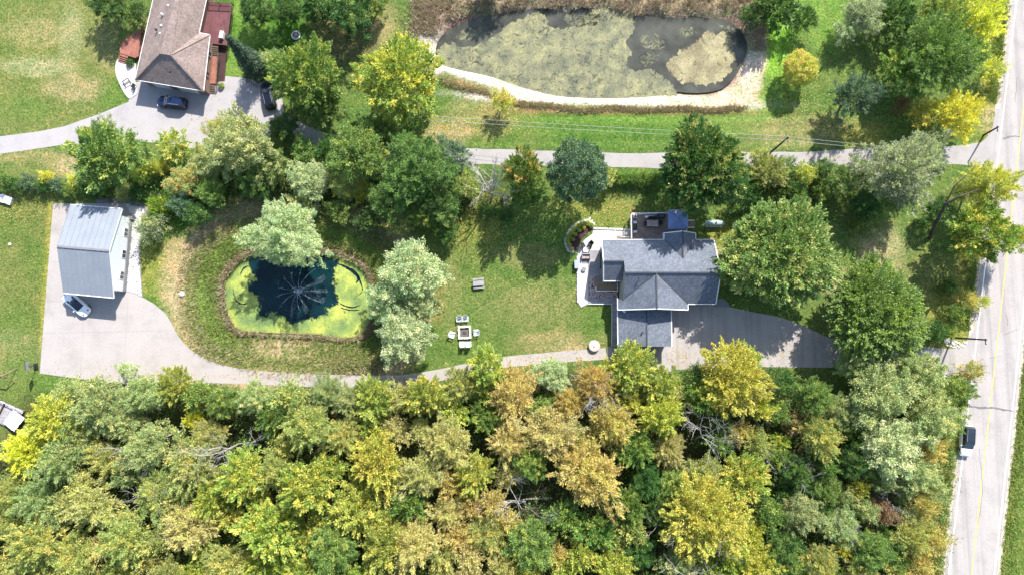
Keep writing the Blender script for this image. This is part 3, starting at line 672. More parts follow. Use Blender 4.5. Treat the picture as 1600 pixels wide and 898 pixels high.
# small NE gable
gx0 = P3(1038,364,E).x; gx1 = P3(1086.5,364,E).x; gxm = (gx0+gx1)/2; gy = P3(1040,364.5,E).y; gz = E+1.75; gyv = TR.y-(gz-E)/sN
upper = [Vector((XLL,TR.y,E)), Vector((gx0,TR.y,E)), Vector((gxm,gyv,gz)), Vector((gx1,TR.y,E)), Vector((TR.x,TR.y,E)), Vector((TR.x,RGR.y,ZM)), Vector((XL,RGR.y,ZM)), Vector((XL,LRy,LRz)), Vector((XLL,LRy,LRz))]
roof('roof', [upper], sh, house)
roof('gable_roof', [[Vector((gx0,gy,E)), Vector((gxm,gy,gz)), Vector((gxm,gyv,gz)), Vector((gx0,TR.y,E))], [Vector((gx1,TR.y,E)), Vector((gxm,gyv,gz)), Vector((gxm,gy,gz)), Vector((gx1,gy,E))]], sh, house)
# south cross gable
cgx = P3(1019,455,ZM).x; cx0 = P3(965.5,483,E).x; cx1 = P3(1075,483,E).x; cgy = P3(1019,483.6,E).y
cgx = (cx0+cx1)/2; cz = ZM-.02; sC = (cz-E)/(cx1-cgx)
# valley points: on south slope where zS(y)==height of cross gable
yv_bottom = BR.y
cyv = RGR.y
vR = Vector((cx1 - 0.0, BR.y, E)); vL_x = XL; 
zl = E+(XL-cx0)*sC; yl = BR.y+(zl-E)/sS
south = [Vector((XL,yl,zl)), Vector((XL,RGR.y,ZM)), Vector((TR.x,RGR.y,ZM)), Vector((TR.x,BR.y,E)), Vector((cx1,BR.y,E)), Vector((cgx,cyv-.03,cz))]
roof('roof', [[south[0], south[5], south[1]], [south[1], south[5], south[2]], [south[2], south[5], south[4], south[3]]], sh, house)
westF = [Vector((cx0,cgy,E)), Vector((cgx,cgy,cz)), Vector((cgx,cyv,cz)), Vector((XL,yl,zl)), Vector((XL,yl+.01,zl)), Vector((cx0,yl,E))]
roof('gable_roof', [[Vector((cx0,cgy,E)), Vector((cgx,cgy,cz)), Vector((cgx,cyv,cz)), Vector((XL,yl,zl)), Vector((cx0,BR.y+.9,E))], [Vector((cx1,BR.y,E)), Vector((cgx,cyv,cz)), Vector((cgx,cgy,cz)), Vector((cx1,cgy,E))]], sh, house)
# left wing south slope
roof('roof', [[Vector((XLL,LRy,LRz)), Vector((XL-.05,LRy,LRz)), Vector((XL-.05,LSy,E)), Vector((XLL+.25,LSy,E))]], sh, house)
# garage roof (a metre lower)
GE = E-.75; gr0 = P3(966,540,GE).x; gr1 = P3(1049.5,540,GE).x; grm = P3(1010.6,520,GE+1.5).x; gby = P3(1010,541,GE).y; gty = cgy+.5; gzr = GE+1.6
roof('garage_roof', [[Vector((gr0,gby,GE)), Vector((grm,gby,gzr)), Vector((grm,gty,gzr)), Vector((gr0,gty,GE))], [Vector((grm,gby,gzr)), Vector((gr1,gby,GE)), Vector((gr1,gty,GE)), Vector((grm,gty,gzr))]], sh, house)
capm = M['darkgrey']; up = Vector((0,0,.05))
def cap(a, b, w=.2, mat=None): return gutter([a+up, b+up], house, mat or capm, w, .04, 'ridge_cap')
cap(Vector((XL,RGR.y,ZM)), Vector((TR.x,RGR.y,ZM))); cap(Vector((cgx,cyv-.1,cz)), Vector((cgx,cgy,cz))); cap(Vector((grm,gby,gzr)), Vector((grm,gty-.4,gzr)))
cap(Vector((XLL,LRy,LRz)), Vector((XL,LRy,LRz))); cap(Vector((gxm,gy,gz)), Vector((gxm,gyv,gz)))
for a_, b_ in ((Vector((cgx,cyv-.1,cz)), Vector((cx1,BR.y,E))), (Vector((cgx,cyv-.1,cz)), Vector((XL,yl,zl))), (Vector((gxm,gyv,gz)), Vector((gx0,TR.y,E))), (Vector((gxm,gyv,gz)), Vector((gx1,TR.y,E)))):
    gutter([a_+up*.6, b_+up*.6], house, capm, .11, .03, 'valley_flashing')
dz = Vector((0,0,-.06))
def gut(*pts): return gutter([p+dz for p in pts], house, M['white'], .13, .13)
gut(Vector((XLL,TR.y,E)), Vector((gx0,TR.y,E))); gut(Vector((gx1,TR.y,E)), Vector((TR.x,TR.y,E)), Vector((TR.x,TR.y-.2,E+.1)))
gut(Vector((TR.x+.03,TR.y,E)), Vector((TR.x+.03,RGR.y,ZM)), Vector((TR.x+.03,BR.y,E))); gut(Vector((TR.x,BR.y-.04,E)), Vector((cx1,BR.y-.04,E)))
gut(Vector((cx1,BR.y,E)), Vector((cx1+.03,cgy,E))); gut(Vector((cx0,cgy-.03,E)), Vector((cgx,cgy-.03,cz)), Vector((cx1,cgy-.03,E)))
gut(Vector((cx0-.04,cgy,E)), Vector((cx0-.04,BR.y+.9,E))); gut(Vector((gr0-.05,gby,GE)), Vector((gr0-.05,gty,GE))); gut(Vector((gr1+.05,gby,GE)), Vector((gr1+.05,gty-.6,GE)))
gut(Vector((XLL+.2,LSy-.04,E)), Vector((XL-.3,LSy-.04,E))); gut(Vector((XLL-.04,TR.y,E)), Vector((XLL-.04,LRy,LRz)), Vector((XLL+.2,LSy,E)))
gut(Vector((gx0-.03,TR.y,E)), Vector((gx0-.03,gy,E))); gut(Vector((gx1+.03,TR.y,E)), Vector((gx1+.03,gy,E))); gut(Vector((gx0,gy+.03,E)), Vector((gxm,gy+.03,gz)), Vector((gx1,gy+.03,E)))
# walls
def walls(pts2, z1, mat, parent, name='wall', z0=0.0, th=.2):
    n = len(pts2)
    for i in range(n):
        a, b = Vector(pts2[i]), Vector(pts2[(i+1)%n]); d_ = (b-a).normalized()
        MB().bar((a.x,a.y,(z0+z1)/2), (b.x-d_.x*th,b.y-d_.y*th,(z0+z1)/2), th, z1-z0).build(name, mat, parent)
ins = .45
MX0, MX1, MY0, MY1 = XL+.1, TR.x-ins, BR.y+ins, TR.y-ins
walls([(MX0,MY0),(MX1,MY0),(MX1,MY1),(MX0,MY1)], E-.02, M['tansid'], house)
def gab(p, q, zr, xo=0): # gable triangle
    gable_wall(p, q, E-.05, zr, M['tansid'], house, 'gable_wall', E-.6)
gab((MX1,MY1),(MX1,MY0), ZM-.35); gab((MX0,MY0),(MX0,MY1), ZM-.35)
walls([(XLL+ins,LSy+ins),(MX0-.15,LSy+ins),(MX0-.15,MY1),(XLL+ins,MY1)], E-.04, M['tansid'], house)
walls([(cx0+ins,cgy+ins),(cx1-ins,cgy+ins),(cx1-ins,MY0-.2),(cx0+ins,MY0-.2)], E-.03, M['tansid'], house)
gab((cx0+ins,cgy+ins),(cx1-ins,cgy+ins), cz-.25)
walls([(gx0+ins,MY1+.2),(gx1-ins,MY1+.2),(gx1-ins,gy-ins),(gx0+ins,gy-ins)], E-.05, M['tansid'], house)
walls([(gr0+ins,gby+ins),(gr1-ins,gby+ins),(gr1-ins,cgy+.2),(gr0+ins,cgy+.2)], GE-.03, M['tansid'], house)
gable_wall((gr0+ins,gby+ins),(gr1-ins,gby+ins), GE-.05, gzr-.2, M['tansid'], house, 'gable_wall', GE-.6)
for u in (.2,.5,.8): window_on((MX0,MY1),(MX1,MY1), house, 1.3, 1.1, 1.7, u*.55, -1)
for u in (.3,.7): window_on((MX1,MY0),(MX1,MY1), house, 1.2, 1.1, 1.7, u, 1)
for u in (.35,): window_on((XLL+ins,LSy+ins),(XLL+ins,MY1), house, 1.4, 1.1, 1.7, .5, -1)
window_on((cx1-3.2,cgy+ins),(cx1-ins,cgy+ins), house, 1.1, 1.1, 1.7, .5, 1)
for u in (.27,.73):
    y_ = gby+ins+(cgy-gby-ins)*u; dr = MB().box(gr1-ins+.1, y_, 1.15, .1, 2.3, 2.2).build('garage_door', M['white'], house)
    for k in range(3): MB().box(gr1-ins+.165, y_, .5+.55*k, .03, 2.25, .04).build('door_groove', M['midgrey'], dr)
for (x, y, z, r) in ((1002.5,494.5,0,.16),(1003.5,518.5,0,.13),(999,434,0,.12)):
    p = G(x, y, GE+1.3 if y > 480 else E+2.4); zz = (GE+(p.x-gr0)*(gzr-GE)/(grm-gr0)) if y > 480 else zS(p.y)
    MB().tube([(p.x,p.y,zz-.1),(p.x,p.y,zz+.35)], [r*.6, r*.6], 8).tube([(p.x,p.y,zz+.3),(p.x,p.y,zz+.42)], [r, r*.8], 8).build('roof_vent', M['darkgrey'], house)
p = G(975,485,E); MB().box(p.x, p.y-.1, E-.15, .5, .25, .2, -.5).build('floodlight', M['white'], house)

# patio and lower deck around the house
sheet('patio', [(928,357.5),(970,358.5),(985,359.5),(989,377),(942,379),(940,392),(937,398),(919.5,428),(919.5,472),(919,474.5),(908,480),(903.7,473.5),(902.7,392),(906,384),(914,374),(925,366)], 0.10, M['patio'], thick=0.2)
for a_, b_ in (((902.5,400),(902.8,473)),((928,357),(985,358.7))):
    pa, pb = G(*a_, .12), G(*b_, .12); n_ = int((pb-pa).length/.55)
    wl = empty('stone_edging', pa, 0, 'row of pale edging stones along the %s side of the patio' % ('lawn' if a_[0] == 902.5 else 'top'), 'stone edging')
    me0 = None
    for k in range(n_):
        q = (pb-pa)*((k+.5)/n_); 
        if me0 is None: o_ = MB().box(0,0,0,.26,.5,.24).build('stone', M['rock'], wl); me0 = o_
        else: o_ = me0.copy(); C.objects.link(o_); o_.parent = wl
        o_.location = (q.x+random.uniform(-.03,.03), q.y, random.uniform(-.02,.04)); o_.rotation_euler.z = (math.pi/2 if a_[0] != 902.5 else 0)+random.uniform(-.1,.1)
def planks(name, px, z, mat, along='X', w=.14, parent=None, gap=.012, th=.04):
    """deck boards clipped to an axis-aligned world rectangle given by photo pixels x0,y0,x1,y1"""
    x0, y1 = G2(px[0], px[1], z); x1, y0 = G2(px[2], px[3], z); mb = MB()
    if along == 'X':
        n = int((y1-y0)/w)
        for i in range(n): mb.box((x0+x1)/2, y0+(i+.5)*(y1-y0)/n, z-th/2-random.uniform(0,.008), x1-x0, (y1-y0)/n-gap, th)
    else:
        n = int((x1-x0)/w)
        for i in range(n): mb.box(x0+(i+.5)*(x1-x0)/n, (y0+y1)/2, z-th/2-random.uniform(0,.008), (x1-x0)/n-gap, y1-y0, th)
    o = mb.build(name, mat, parent); return o
walk = empty('boardwalk', (*G2(942,452,0),0), 0, 'grey plank walk along the left side of the house and garage', 'boardwalk')
def ch(o, par): # keep world position under moved empty
    o.parent = par; o.location = o.location-par.location; return o
ch(planks('deck_boards', (919.5,420,965,474), .2, M['greywood'], 'X', .16), walk)
ch(planks('deck_boards', (919.5,391,938,420), .2, M['greywood'], 'X', .16), walk)
ch(planks('deck_boards', (956.5,474,965.5,541), .2, M['greywood'], 'Y', .16), walk)
for pp in ([(919,474.8),(956,474.8),(956,541)], [(965.6,474.8),(965.6,541)]):
    for q0, q1 in zip(pp[:-1], pp[1:]):
        a_ = G(*q0, .24); b_ = G(*q1, .24); ch(MB().bar(a_, b_, .09, .08).build('edge_board', M['white'], ), walk)
a_ = [G2(x, y, .2) for x, y in [(921,432),(929,432),(929.5,454),(964,456),(964,464.5),(921,464.5)]]
o_ = MB().prism(a_, .14, .215).build('stone_bed', M['mulch']); o_ = tag(o_, 'dark bed of cobbles set in the boardwalk beside the small landing', 'stone bed')
rk = rocks_stuff('cobble', [(921,432),(929,432),(929.5,455),(964,457),(964,464.5),(921,464.5)], 420, .08, .17, M['pinkstone'], None, None, .215)
rk.parent = o_
# small landing at the porch
ld = empty('porch_landing', (*G2(948,447,0),0), 0, 'small raised wooden landing with white rail below the porch roof', 'landing')
ch(planks('deck_boards', (930,440,965,454), .6, M['wood'], 'X', .16), ld); ch(planks('deck_boards', (930,431,942,440), .6, M['deck'], 'X', .16), ld)
for q0, q1 in (((942.5,439.5),(965,439.5)),((965,439.5),(965,455)),((931,454.5),(965,454.5)),((931,448),(931,454.5)),((942.5,434),(942.5,441))):
    ch(MB().bar(G(*q0,1.5), G(*q1,1.5), .1, .07).bar(G(*q0,.9), G(*q1,.9), .04, .05).build('rail', M['white']), ld)
    n_ = max(2, int((G(*q1)-G(*q0)).length/.5))
    mb = MB()
    for k in range(n_+1): p = G(*q0,0).lerp(G(*q1,0), k/n_); p = G(q0[0]+(q1[0]-q0[0])*k/n_, q0[1]+(q1[1]-q0[1])*k/n_, 1.5); mb.box(p.x, p.y, 1.05, .05, .05, .9)
    ch(mb.build('balusters', M['white']), ld)
p_ = G2(948,447,0); ch(MB().box(*p_, .28, 3.2, 1.3, .56).build('base', M['greywood']), ld)
# upper deck
dk = empty('deck', (*G2(1010,355,0),0), 0, 'raised weathered wood deck with white railing above the house roof', 'deck')
DZ = 1.3
ch(planks('deck_boards', (988,334,1070,365), DZ, M['deck'], 'X', .15), dk); ch(planks('deck_boards', (988,365,1036.5,376), DZ, M['deck'], 'X', .15), dk)
x0, y1 = G2(988,334,DZ); x1, y0 = G2(1071,364.5,DZ)
ch(MB().box((x0+x1)/2, (y0+y1)/2, DZ/2-.05, x1-x0, y1-y0, DZ-.1).build('skirt', M['greywood']), dk)
def railing(par, pts, z, hgt=1.0, mat='white', post=1.6, lean=None):
    for q0, q1 in zip(pts[:-1], pts[1:]):
        a = G(*q0, z+hgt); b = G(*q1, z+hgt)
        ch(MB().bar(a, b, .11, .06).build('handrail', M[mat]), par); ch(MB().bar(a-Vector((0,0,hgt-.12)), b-Vector((0,0,hgt-.12)), .05, .05).build('bottom_rail', M[mat]), par)
        L_ = (b-a).length; n_ = max(1, round(L_/post))
        for k in range(n_+1): p = a.lerp(b, k/n_); ch(MB().box(p.x, p.y, z+hgt/2+.02, .1, .1, hgt+.08).build('post', M[mat]), par)
        m_ = int(L_/.2); mb = MB()
        for k in range(m_): p = a.lerp(b, (k+.5)/m_); mb.box(p.x, p.y, z+hgt/2, .03, .03, hgt-.12)
        o_ = ch(mb.build('balusters', M[mat]), par); o_['kind'] = 'stuff'
railing(dk, [(987,372),(986.3,333.5),(1073,332.3),(1073,344)], DZ); railing(dk, [(1073,355),(1073,365)], DZ); railing(dk, [(1036.5,364),(1036.5,375.5)], DZ, .5)
for k in range(8): # left stairs
    x = 986-k*3.4; p = G(x, 373, DZ-.16*(k+1)); ch(MB().box(p.x, p.y, DZ-.16*(k+1), .3, .9, .05).build('stair_tread', M['deck']), dk)
for k in range(4):
    x = 1075+k*3; p = G(x, 350, DZ-.26*(k+1)); ch(MB().box(p.x, p.y, DZ-.26*(k+1), .28, 1.1, .05).build('stair_tread', M['deck']), dk)
for yy in (344.3, 355.5): ch(MB().bar(G(1073,yy,DZ+.9), G(1085,yy,DZ-.2), .1, .07).build('handrail', M['white']), dk)
for yy in (370.5,): ch(MB().bar(G(987,yy,DZ+.2), G(970,yy,.5), .08, .07).build('handrail', M['white']), dk)

# gazebo canopy on the deck
gz_ = empty('gazebo', (*G2(1054,347,DZ),DZ), 0, 'square blue grey canopy on four posts at the right end of the deck', 'gazebo')
hw = 1.5; zc_ = 2.2
tops = [Vector((sx*hw, sy*hw*.98, zc_)) for sx, sy in ((-1,-1),(1,-1),(1,1),(-1,1))]; apx = Vector((0,0,zc_+.45))
v_, f_ = roof_mesh([[tops[0],tops[1],apx],[tops[1],tops[2],apx],[tops[2],tops[3],apx],[tops[3],tops[0],apx]], .06)
obj('canopy', v_, f_, M['blueglass'], gz_)
for t_ in tops: MB().box(t_.x*.93, t_.y*.93, zc_/2, .1, .1, zc_).build('post', M['midgrey'], gz_)
for i in range(4): MB().bar(tops[i]+Vector((0,0,.02)), apx+Vector((0,0,.02)), .05, .04).build('hip_rib', M['midgrey'], gz_)

# ------------------------------------------------------------------ furniture builders (facing +y)
def patio_chair(mat='black', low=False):
    r = empty('patio_chair', (0,0,0))
    MB().box(0,0,.38,.6,.56,.1).build('seat', M[mat], r)
    MB().box(0,-.3,.68,.6,.09,.55,0,.25).build('backrest', M[mat], r)
    for s in (-1,1): MB().box(s*.32,0,.58,.06,.56,.05).box(s*.32,-.02,.44,.05,.05,.26).build('armrest', M[mat], r)
    for s in (-1,1):
        for t in (-1,1): MB().box(s*.28,t*.24,.18,.05,.05,.36).build('leg', M[mat], r)
    return r
def adirondack(mat):
    r = empty('lawn_chair', (0,0,0))
    mb = MB()
    for k in range(5): mb.box(0, .28-.12*k, .38-.03*k, .56, .105, .025, 0, -.2)
    mb.build('seat', M[mat], r)
    mb = MB()
    for k in range(5): mb.box(-.24+.12*k, -.36, .68, .105, .03, .78-.06*abs(k-2), 0, .35)
    mb.build('backrest', M[mat], r)
    for s in (-1,1):
        MB().box(s*.36,-.02,.58,.13,.72,.03).build('armrest', M[mat], r)
        MB().box(s*.31,.3,.28,.05,.09,.56).build('leg', M[mat], r); MB().box(s*.3,-.3,.24,.05,.09,.5,0,.3).build('leg', M[mat], r)
    return r
ad = adirondack('siding')
adk = adirondack('lens')
CH = [(718.5,499,math.pi,'grey lawn chair above the fire pit, left of the pair','ad'),(727.5,498.5,math.pi,'grey lawn chair above the fire pit, right of the pair','ad'),
      (707,523,-math.pi/2-.3,'pale lawn chair alone on the left side of the fire pit','ad'),(744,519.5,math.pi/2+.1,'pale lawn chair alone on the right side of the fire pit','ad'),
      (723,537,0,'grey lawn chair below the fire pit, left of the pair','ad'),(732,537,.05,'grey lawn chair below the fire pit, right of the pair','ad')]
for i, (x, y, rz, lb, _) in enumerate(CH):
    src = ad if i in (2,3) else adk
    x_, y_ = G2(x, y)
    first = (i == 0 and src is adk) or (i == 2 and src is ad)
    o_ = src if first else copy_tree(src)
    o_.location = (x_, y_, 0); o_.rotation_euler.z = rz; o_['label'] = lb; o_['category'] = 'chair'; o_['group'] = 'lawn chairs round the fire pit'; o_.scale = (1.12,)*3
    if first:
        for ch_ in o_.children: pass
# fire pit of separate blocks
fpit = empty('fire_pit', (*G2(726,519),0), .05, 'square fire pit built of cream stone blocks on the lawn', 'fire pit')
blk = None
for row in range(2):
    for side in range(4):
        for k in range(5):
            u = -.8+.4*k+(.2 if row else 0)*0; a_ = side*math.pi/2; x = u+.0; y = .86
            px_, py_ = x*math.cos(a_)-y*math.sin(a_), x*math.sin(a_)+y*math.cos(a_)
            if blk is None: blk = MB().box(0,0,0,.36,.3,.2).build('stone_block', M['firering'], fpit); o_ = blk
            else: o_ = blk.copy(); C.objects.link(o_); o_.parent = fpit
            o_.location = (px_+random.uniform(-.03,.03), py_+random.uniform(-.03,.03), .1+.21*row+random.uniform(0,.03)); o_.rotation_euler.z = a_+random.uniform(-.12,.12)
MB().box(0,0,.06,1.5,1.5,.08).build('ash_bed', M['ash'], fpit)
for k in range(5): a_ = k*1.3; MB().tube([(math.cos(a_)*.4,math.sin(a_)*.4,.13),(-math.cos(a_)*.2,-math.sin(a_)*.2,.2)], .05, 6).build('log', M['bark'], fpit)
# picnic table
pt = empty('picnic_table', (*G2(748,443),0), math.radians(6), 'grey wooden picnic table with two benches alone on the lawn', 'picnic table')
for k in range(5): MB().box(0,-.3+.15*k,.76,1.7,.135,.04).build('top_board', M['greywood'], pt)
for s in (-1,1):
    for k in (0,1): MB().box(0,s*(.62+.13*k),.45,1.75,.12,.04).build('bench_board', M['greywood'], pt)
    MB().bar((s*.6,-.6,.02),(s*.6,-.2,.73),.05,.1).bar((s*.6,.6,.02),(s*.6,.2,.73),.05,.1).box(s*.6,0,.41,.05,1.5,.09).build('leg_frame', M['greywood'], pt)
# deck furniture
tb = empty('deck_table', (*G2(1019.5,349,DZ+.7),DZ), 0, 'long brown wooden dining table in the middle of the raised deck', 'table')
for k in range(6): MB().box(0,-.4+.16*k,.73,1.75,.15,.04).build('top_board', M['tabletop'], tb)
for s in (-1,1):
    for t in (-1,1): MB().box(s*.75,t*.38,.35,.08,.08,.7).build('leg', M['bark'], tb)
pc = patio_chair()
def put(o, px, py, z, rz, lb, cat, grp=None, dupd=True):
    x, y = G2(px, py, z+.4); c = copy_tree(o) if dupd else o
    c.location = (x, y, z); c.rotation_euler.z = rz; c['label'] = lb; c['category'] = cat
    if grp: c['group'] = grp
    return c
put(pc, 1009, 349.5, DZ, -math.pi/2, 'dark chair at the left end of the deck table', 'chair', 'chairs at the deck table', False)
put(pc, 1030, 348.5, DZ, math.pi/2, 'dark chair at the right end of the deck table', 'chair', 'chairs at the deck table')
put(pc, 1015.5, 343, DZ, math.pi, 'dark chair at the long upper side of the deck table, left one', 'chair', 'chairs at the deck table')
put(pc, 1022, 343, DZ, math.pi, 'dark chair at the long upper side of the deck table, right one', 'chair', 'chairs at the deck table')
put(pc, 923, 380.5, .1, math.radians(135), 'black patio chair nearest the house, turned to the square table', 'chair', 'black chairs on the patio')
put(pc, 911, 383, .1, math.radians(-60), 'black patio chair beside the flower bed mulch', 'chair', 'black chairs on the patio')
put(pc, 920, 386, .1, math.radians(70), 'black patio chair between the square table and the house', 'chair', 'black chairs on the patio')
def small_table(px, py, z, w, d_, mat, lb, name='side_table', rz=0, hh=.5):
    r = empty(name, (*G2(px, py, z+hh), z), rz, lb, 'table')
    MB().box(0,0,hh,w,d_,.05).build('table_top', M[mat], r)
    for s in (-1,1):
        for t in (-1,1): MB().box(s*(w/2-.06),t*(d_/2-.06),hh/2,.05,.05,hh-.02).build('leg', M['midgrey'], r)
    return r
small_table(915.5, 390.5, .1, .75, .6, 'white', 'small pale square table among the black patio chairs')
sf = empty('outdoor_sofa', (*G2(915.5,401.5,.3),.1), math.pi, 'grey brown outdoor sofa with cushions on the lower patio', 'sofa')
MB().box(0,0,.3,1.25,.7,.22).build('seat', M['greywood'], sf); MB().box(0,-.42,.5,1.25,.16,.6).build('backrest', M['greywood'], sf)
for s in (-1,1): MB().box(s*.6,-.03,.42,.14,.8,.5).build('armrest', M['midgrey'], sf); MB().box(s*.29,.02,.45,.54,.56,.1).build('cushion', M['tabletop'], sf)
MB().box(0,-.05,.1,1.15,.7,.16).build('base', M['black'], sf)
rg = sheet('patio_mat', [(909,398),(922,398),(922,412),(909,412)], .115, M['midgrey'], thick=.01, kind=None); tag(rg, 'dark grey mat under the outdoor sofa on the patio', 'mat')
sb = empty('storage_box', (*G2(901,413,.6),0), .05, 'blue grey storage box on the lawn edge of the patio', 'storage box')
MB().box(0,0,.35,.62,1.2,.7).build('body', M['midgrey'], sb); MB().box(0,0,.76,.7,1.3,.1).build('lid', plain('blue_grey_lid', (0.3,0.34,0.42), .5), sb)
fb = empty('fire_bowl', (*G2(912,421,.2),.1), 0, 'small round metal fire bowl at the pale strip of patio', 'fire bowl')
MB().tube([(0,0,.1),(0,0,.22),(0,0,.3)], [.15,.33,.36], 16).build('bowl', M['midgrey'], fb); MB().tube([(0,0,0),(0,0,.1)], [.22,.12], 12).build('stand', M['black'], fb)
gl = empty('grill', (*G2(992.5,354.5,DZ+.9),DZ), math.pi/2, 'black covered barbecue grill against the left railing of the deck', 'grill')
MB().box(0,0,.45,1.1,.55,.8).build('cabinet', M['black'], gl); MB().tube([(-.4,0,.95),(.4,0,.95)], .27, 10).build('lid', M['black'], gl); MB().box(.7,0,.85,.34,.5,.04).box(-.7,0,.85,.34,.5,.04).build('side_shelf', M['lens'], gl)
ht = empty('covered_box', (*G2(1033.5,337,DZ+.6),DZ), 0, 'dark blue covered box against the top railing of the deck', 'box')
MB().box(0,0,.4,1.15,.72,.78).build('cover', plain('navy_cover', (0.02,0.03,0.07), .6), ht); MB().box(0,0,.82,1.0,.6,.08).build('cover_top', M['darkgrey'], ht)
for x, y, lb in ((992.5,338,'white planter box in the top left corner of the deck'),(993,361,'white planter box on the deck just below the black grill'),):
    q = empty('planter', (*G2(x,y,DZ+.3),DZ), 0, lb, 'planter', 'white planters on the deck'); MB().box(0,0,.2,.45,.5,.4).build('pot', M['white'], q); MB().box(0,0,.405,.36,.4,.03).build('soil', M['mulch'], q)
bn = empty('bench', (*G2(1015,338.8,DZ+.4),DZ), 0, 'narrow white bench along the top railing of the deck', 'bench')
MB().box(0,0,.42,1.4,.3,.05).build('seat', M['white'], bn)
for s in (-1,1): MB().box(s*.6,0,.2,.08,.26,.4).build('leg', M['white'], bn)
# propane tank
tk = empty('propane_tank', (*G2(1117,349,.5),0), 0, 'pale green horizontal gas tank beside the big maple', 'gas tank')
n_ = 9; prof = [(-1.35+.0,0.02)]+[(-1.35+.42*(1-math.cos(t)), .46*math.sin(t)) for t in [math.pi/2*k/5 for k in range(1,6)]]
prof += [(-x, r) for x, r in prof[::-1]]
MB().tube([(x,0,.75) for x, r in prof], [r for x, r in prof], 20).build('tank', M['tank'], tk, True)
MB().tube([(0,0,1.18),(0,0,1.36)], [.17,.14], 12).build('valve_dome', M['darkgrey'], tk)
for s in (-1,1): MB().box(s*.8,0,.16,.18,.8,.32).build('support', M['midgrey'], tk)
MB().box(0,0,.03,2.6,1.1,.06).build('pad', M['rock'], tk)
# round stone by the long drive
rs = empty('stone_slab', (*G2(928,540),0), 0, 'low round pinkish stone slab on the lawn beside the end of the drive', 'stone')
MB().tube([(0,0,.0),(0,0,.4)], [.35,.3], 12).build('pedestal', M['rock'], rs)
MB().tube([(0,0,.38),(0,0,.42),(0,0,.55),(0,0,.6)], [.75,.88,.86,.7], 18).build('slab', M['pinkstone'], rs)
MB().tube([(0,0,.6),(0,0,.85)], [.13,.07], 8).build('finial', M['rock'], rs)
# bed and slab at the right house corner
o_ = sheet('paver_pad', [(1117,466),(1131,467),(1137,472),(1141,479),(1117,479.5)], .06, M['midgrey'], thick=.1, kind=None); tag(o_, 'small grey rounded paver pad at the lower right house corner', 'paver pad')
# flower bed
bedw = [(887,387),(885,376.5),(888,366),(894,357),(906,348.5),(922,344),(928,350),(926,358),(916,367),(908,376),(904,386),(901,392),(894,393)]
o_ = sheet('mulch_bed', bedw, .05, M['mulch'], 4, .1); 
rocks_stuff('bed_edging', [(884,387),(882,376),(886,364),(892,355),(905,346),(922,341),(930,350),(927,358),(926,351),(921,346),(907,350),(896,359),(890,368),(887,377),(889,387),(897,392),(896,396),(888,393)], 330, .1, .2, M['rock'], 'pale stones edging the crescent flower bed', 'stones')

# ------------------------------------------------------------------ brown neighbour house
nh = empty('neighbour_house', (0,0,0), 0, 'brown shingled hip roof house at the top left of the photo', 'house')
bs = M['brownsh']; E2 = 3.0
A = G(211,125,E2); B = G(318,142.5,E2); Cc_ = G(328,54.6,E2); D = G(311,51.7,E2)
R2 = 2.9
Pk = G(250,83.5,E2+R2); Q = G(267,86,E2+R2); Rr = G(266,14,E2+R2+.1); Rr.z = Q.z
ux = (B-A).normalized(); uy = Vector((-ux.y, ux.x, 0))
D = D; Ee = D+uy*8.6; Lf_ = A+uy*21.5; Rt_ = Lf_+ux*((Ee-A).dot(ux))
R2t = (Pk+Q)/2+uy*14.0; R2t.z = Q.z
F_ = G(303.6,53.8,E2+.5); 
def onplane(p, a, b, c):
    n = (b-a).cross(c-a); return Vector((p.x, p.y, a.z-((p.x-a.x)*n.x+(p.y-a.y)*n.y)/n.z))
# main block: hip roof with ridge Pk->R2t ; wing: east part to B-Cc_
V0 = D-ux*1.0
roof('roof', [[A, B, Q, Pk]], bs, nh); roof('roof', [[B, Cc_, Q]], bs, nh)
V0 = onplane(D, Q, R2t, Ee) ; 
roof('roof', [[Cc_, D+Vector((0,0,.0)), Q]], bs, nh)
roof('roof', [[Q, D, Ee, Rt_, R2t]], bs, nh, .1) if False else roof('roof', [[Q, D, Rt_], [Q, Rt_, R2t]], bs, nh)
roof('roof', [[A, Pk, R2t], [A, R2t, Lf_]], bs, nh); roof('roof', [[Q, R2t, Pk]], bs, nh); roof('roof', [[Lf_, R2t, Rt_]], bs, nh)
for a_, b_ in ((A,Pk),(Pk,Q),(Q,B),(Q,Cc_),(Q,R2t),(Lf_,R2t),(Rt_,R2t)): gutter([a_+up, b_+up], nh, bs, .22, .05, 'ridge_cap')
for a_, b_ in ((A,B),(B,Cc_),(Cc_,D),(D,Rt_),(A,Lf_),(Lf_,Rt_)): gutter([a_+dz, b_+dz], nh, M['white'], .12, .14)
def off(p, a1, a2): return (p+ux*a1+uy*a2)
wv = [off(A,.5,.5), off(B,-.5,.5), off(Cc_,-.5,-.4), off(D,-.5,-.4), off(Rt_,-.5,-.5), off(Lf_,.5,-.5)]
walls([(p.x,p.y) for p in wv], E2-.03, M['brick'], nh)
for u in (.27,.7):
    p = wv[0].lerp(wv[1], u); dr = MB().box(p.x-uy.x*.15, p.y-uy.y*.15, 1.15, 3.0 if u > .5 else 2.6, .1, 2.2, math.atan2(ux.y,ux.x)).build('garage_door', M['white'], nh)
    for k in range(3): MB().box(p.x-uy.x*.21, p.y-uy.y*.21, .5+.55*k, 2.5, .03, .04, math.atan2(ux.y,ux.x)).build('door_groove', M['midgrey'], dr)
for u in (.3,.7): window_on((wv[1].x,wv[1].y),(wv[2].x,wv[2].y), nh, 1.2, 1.1, 1.6, u, 1)
for u in (.3,.6,.85): window_on((wv[5].x,wv[5].y),(wv[0].x,wv[0].y), nh, 1.2, 1.1, 1.6, u, 1)
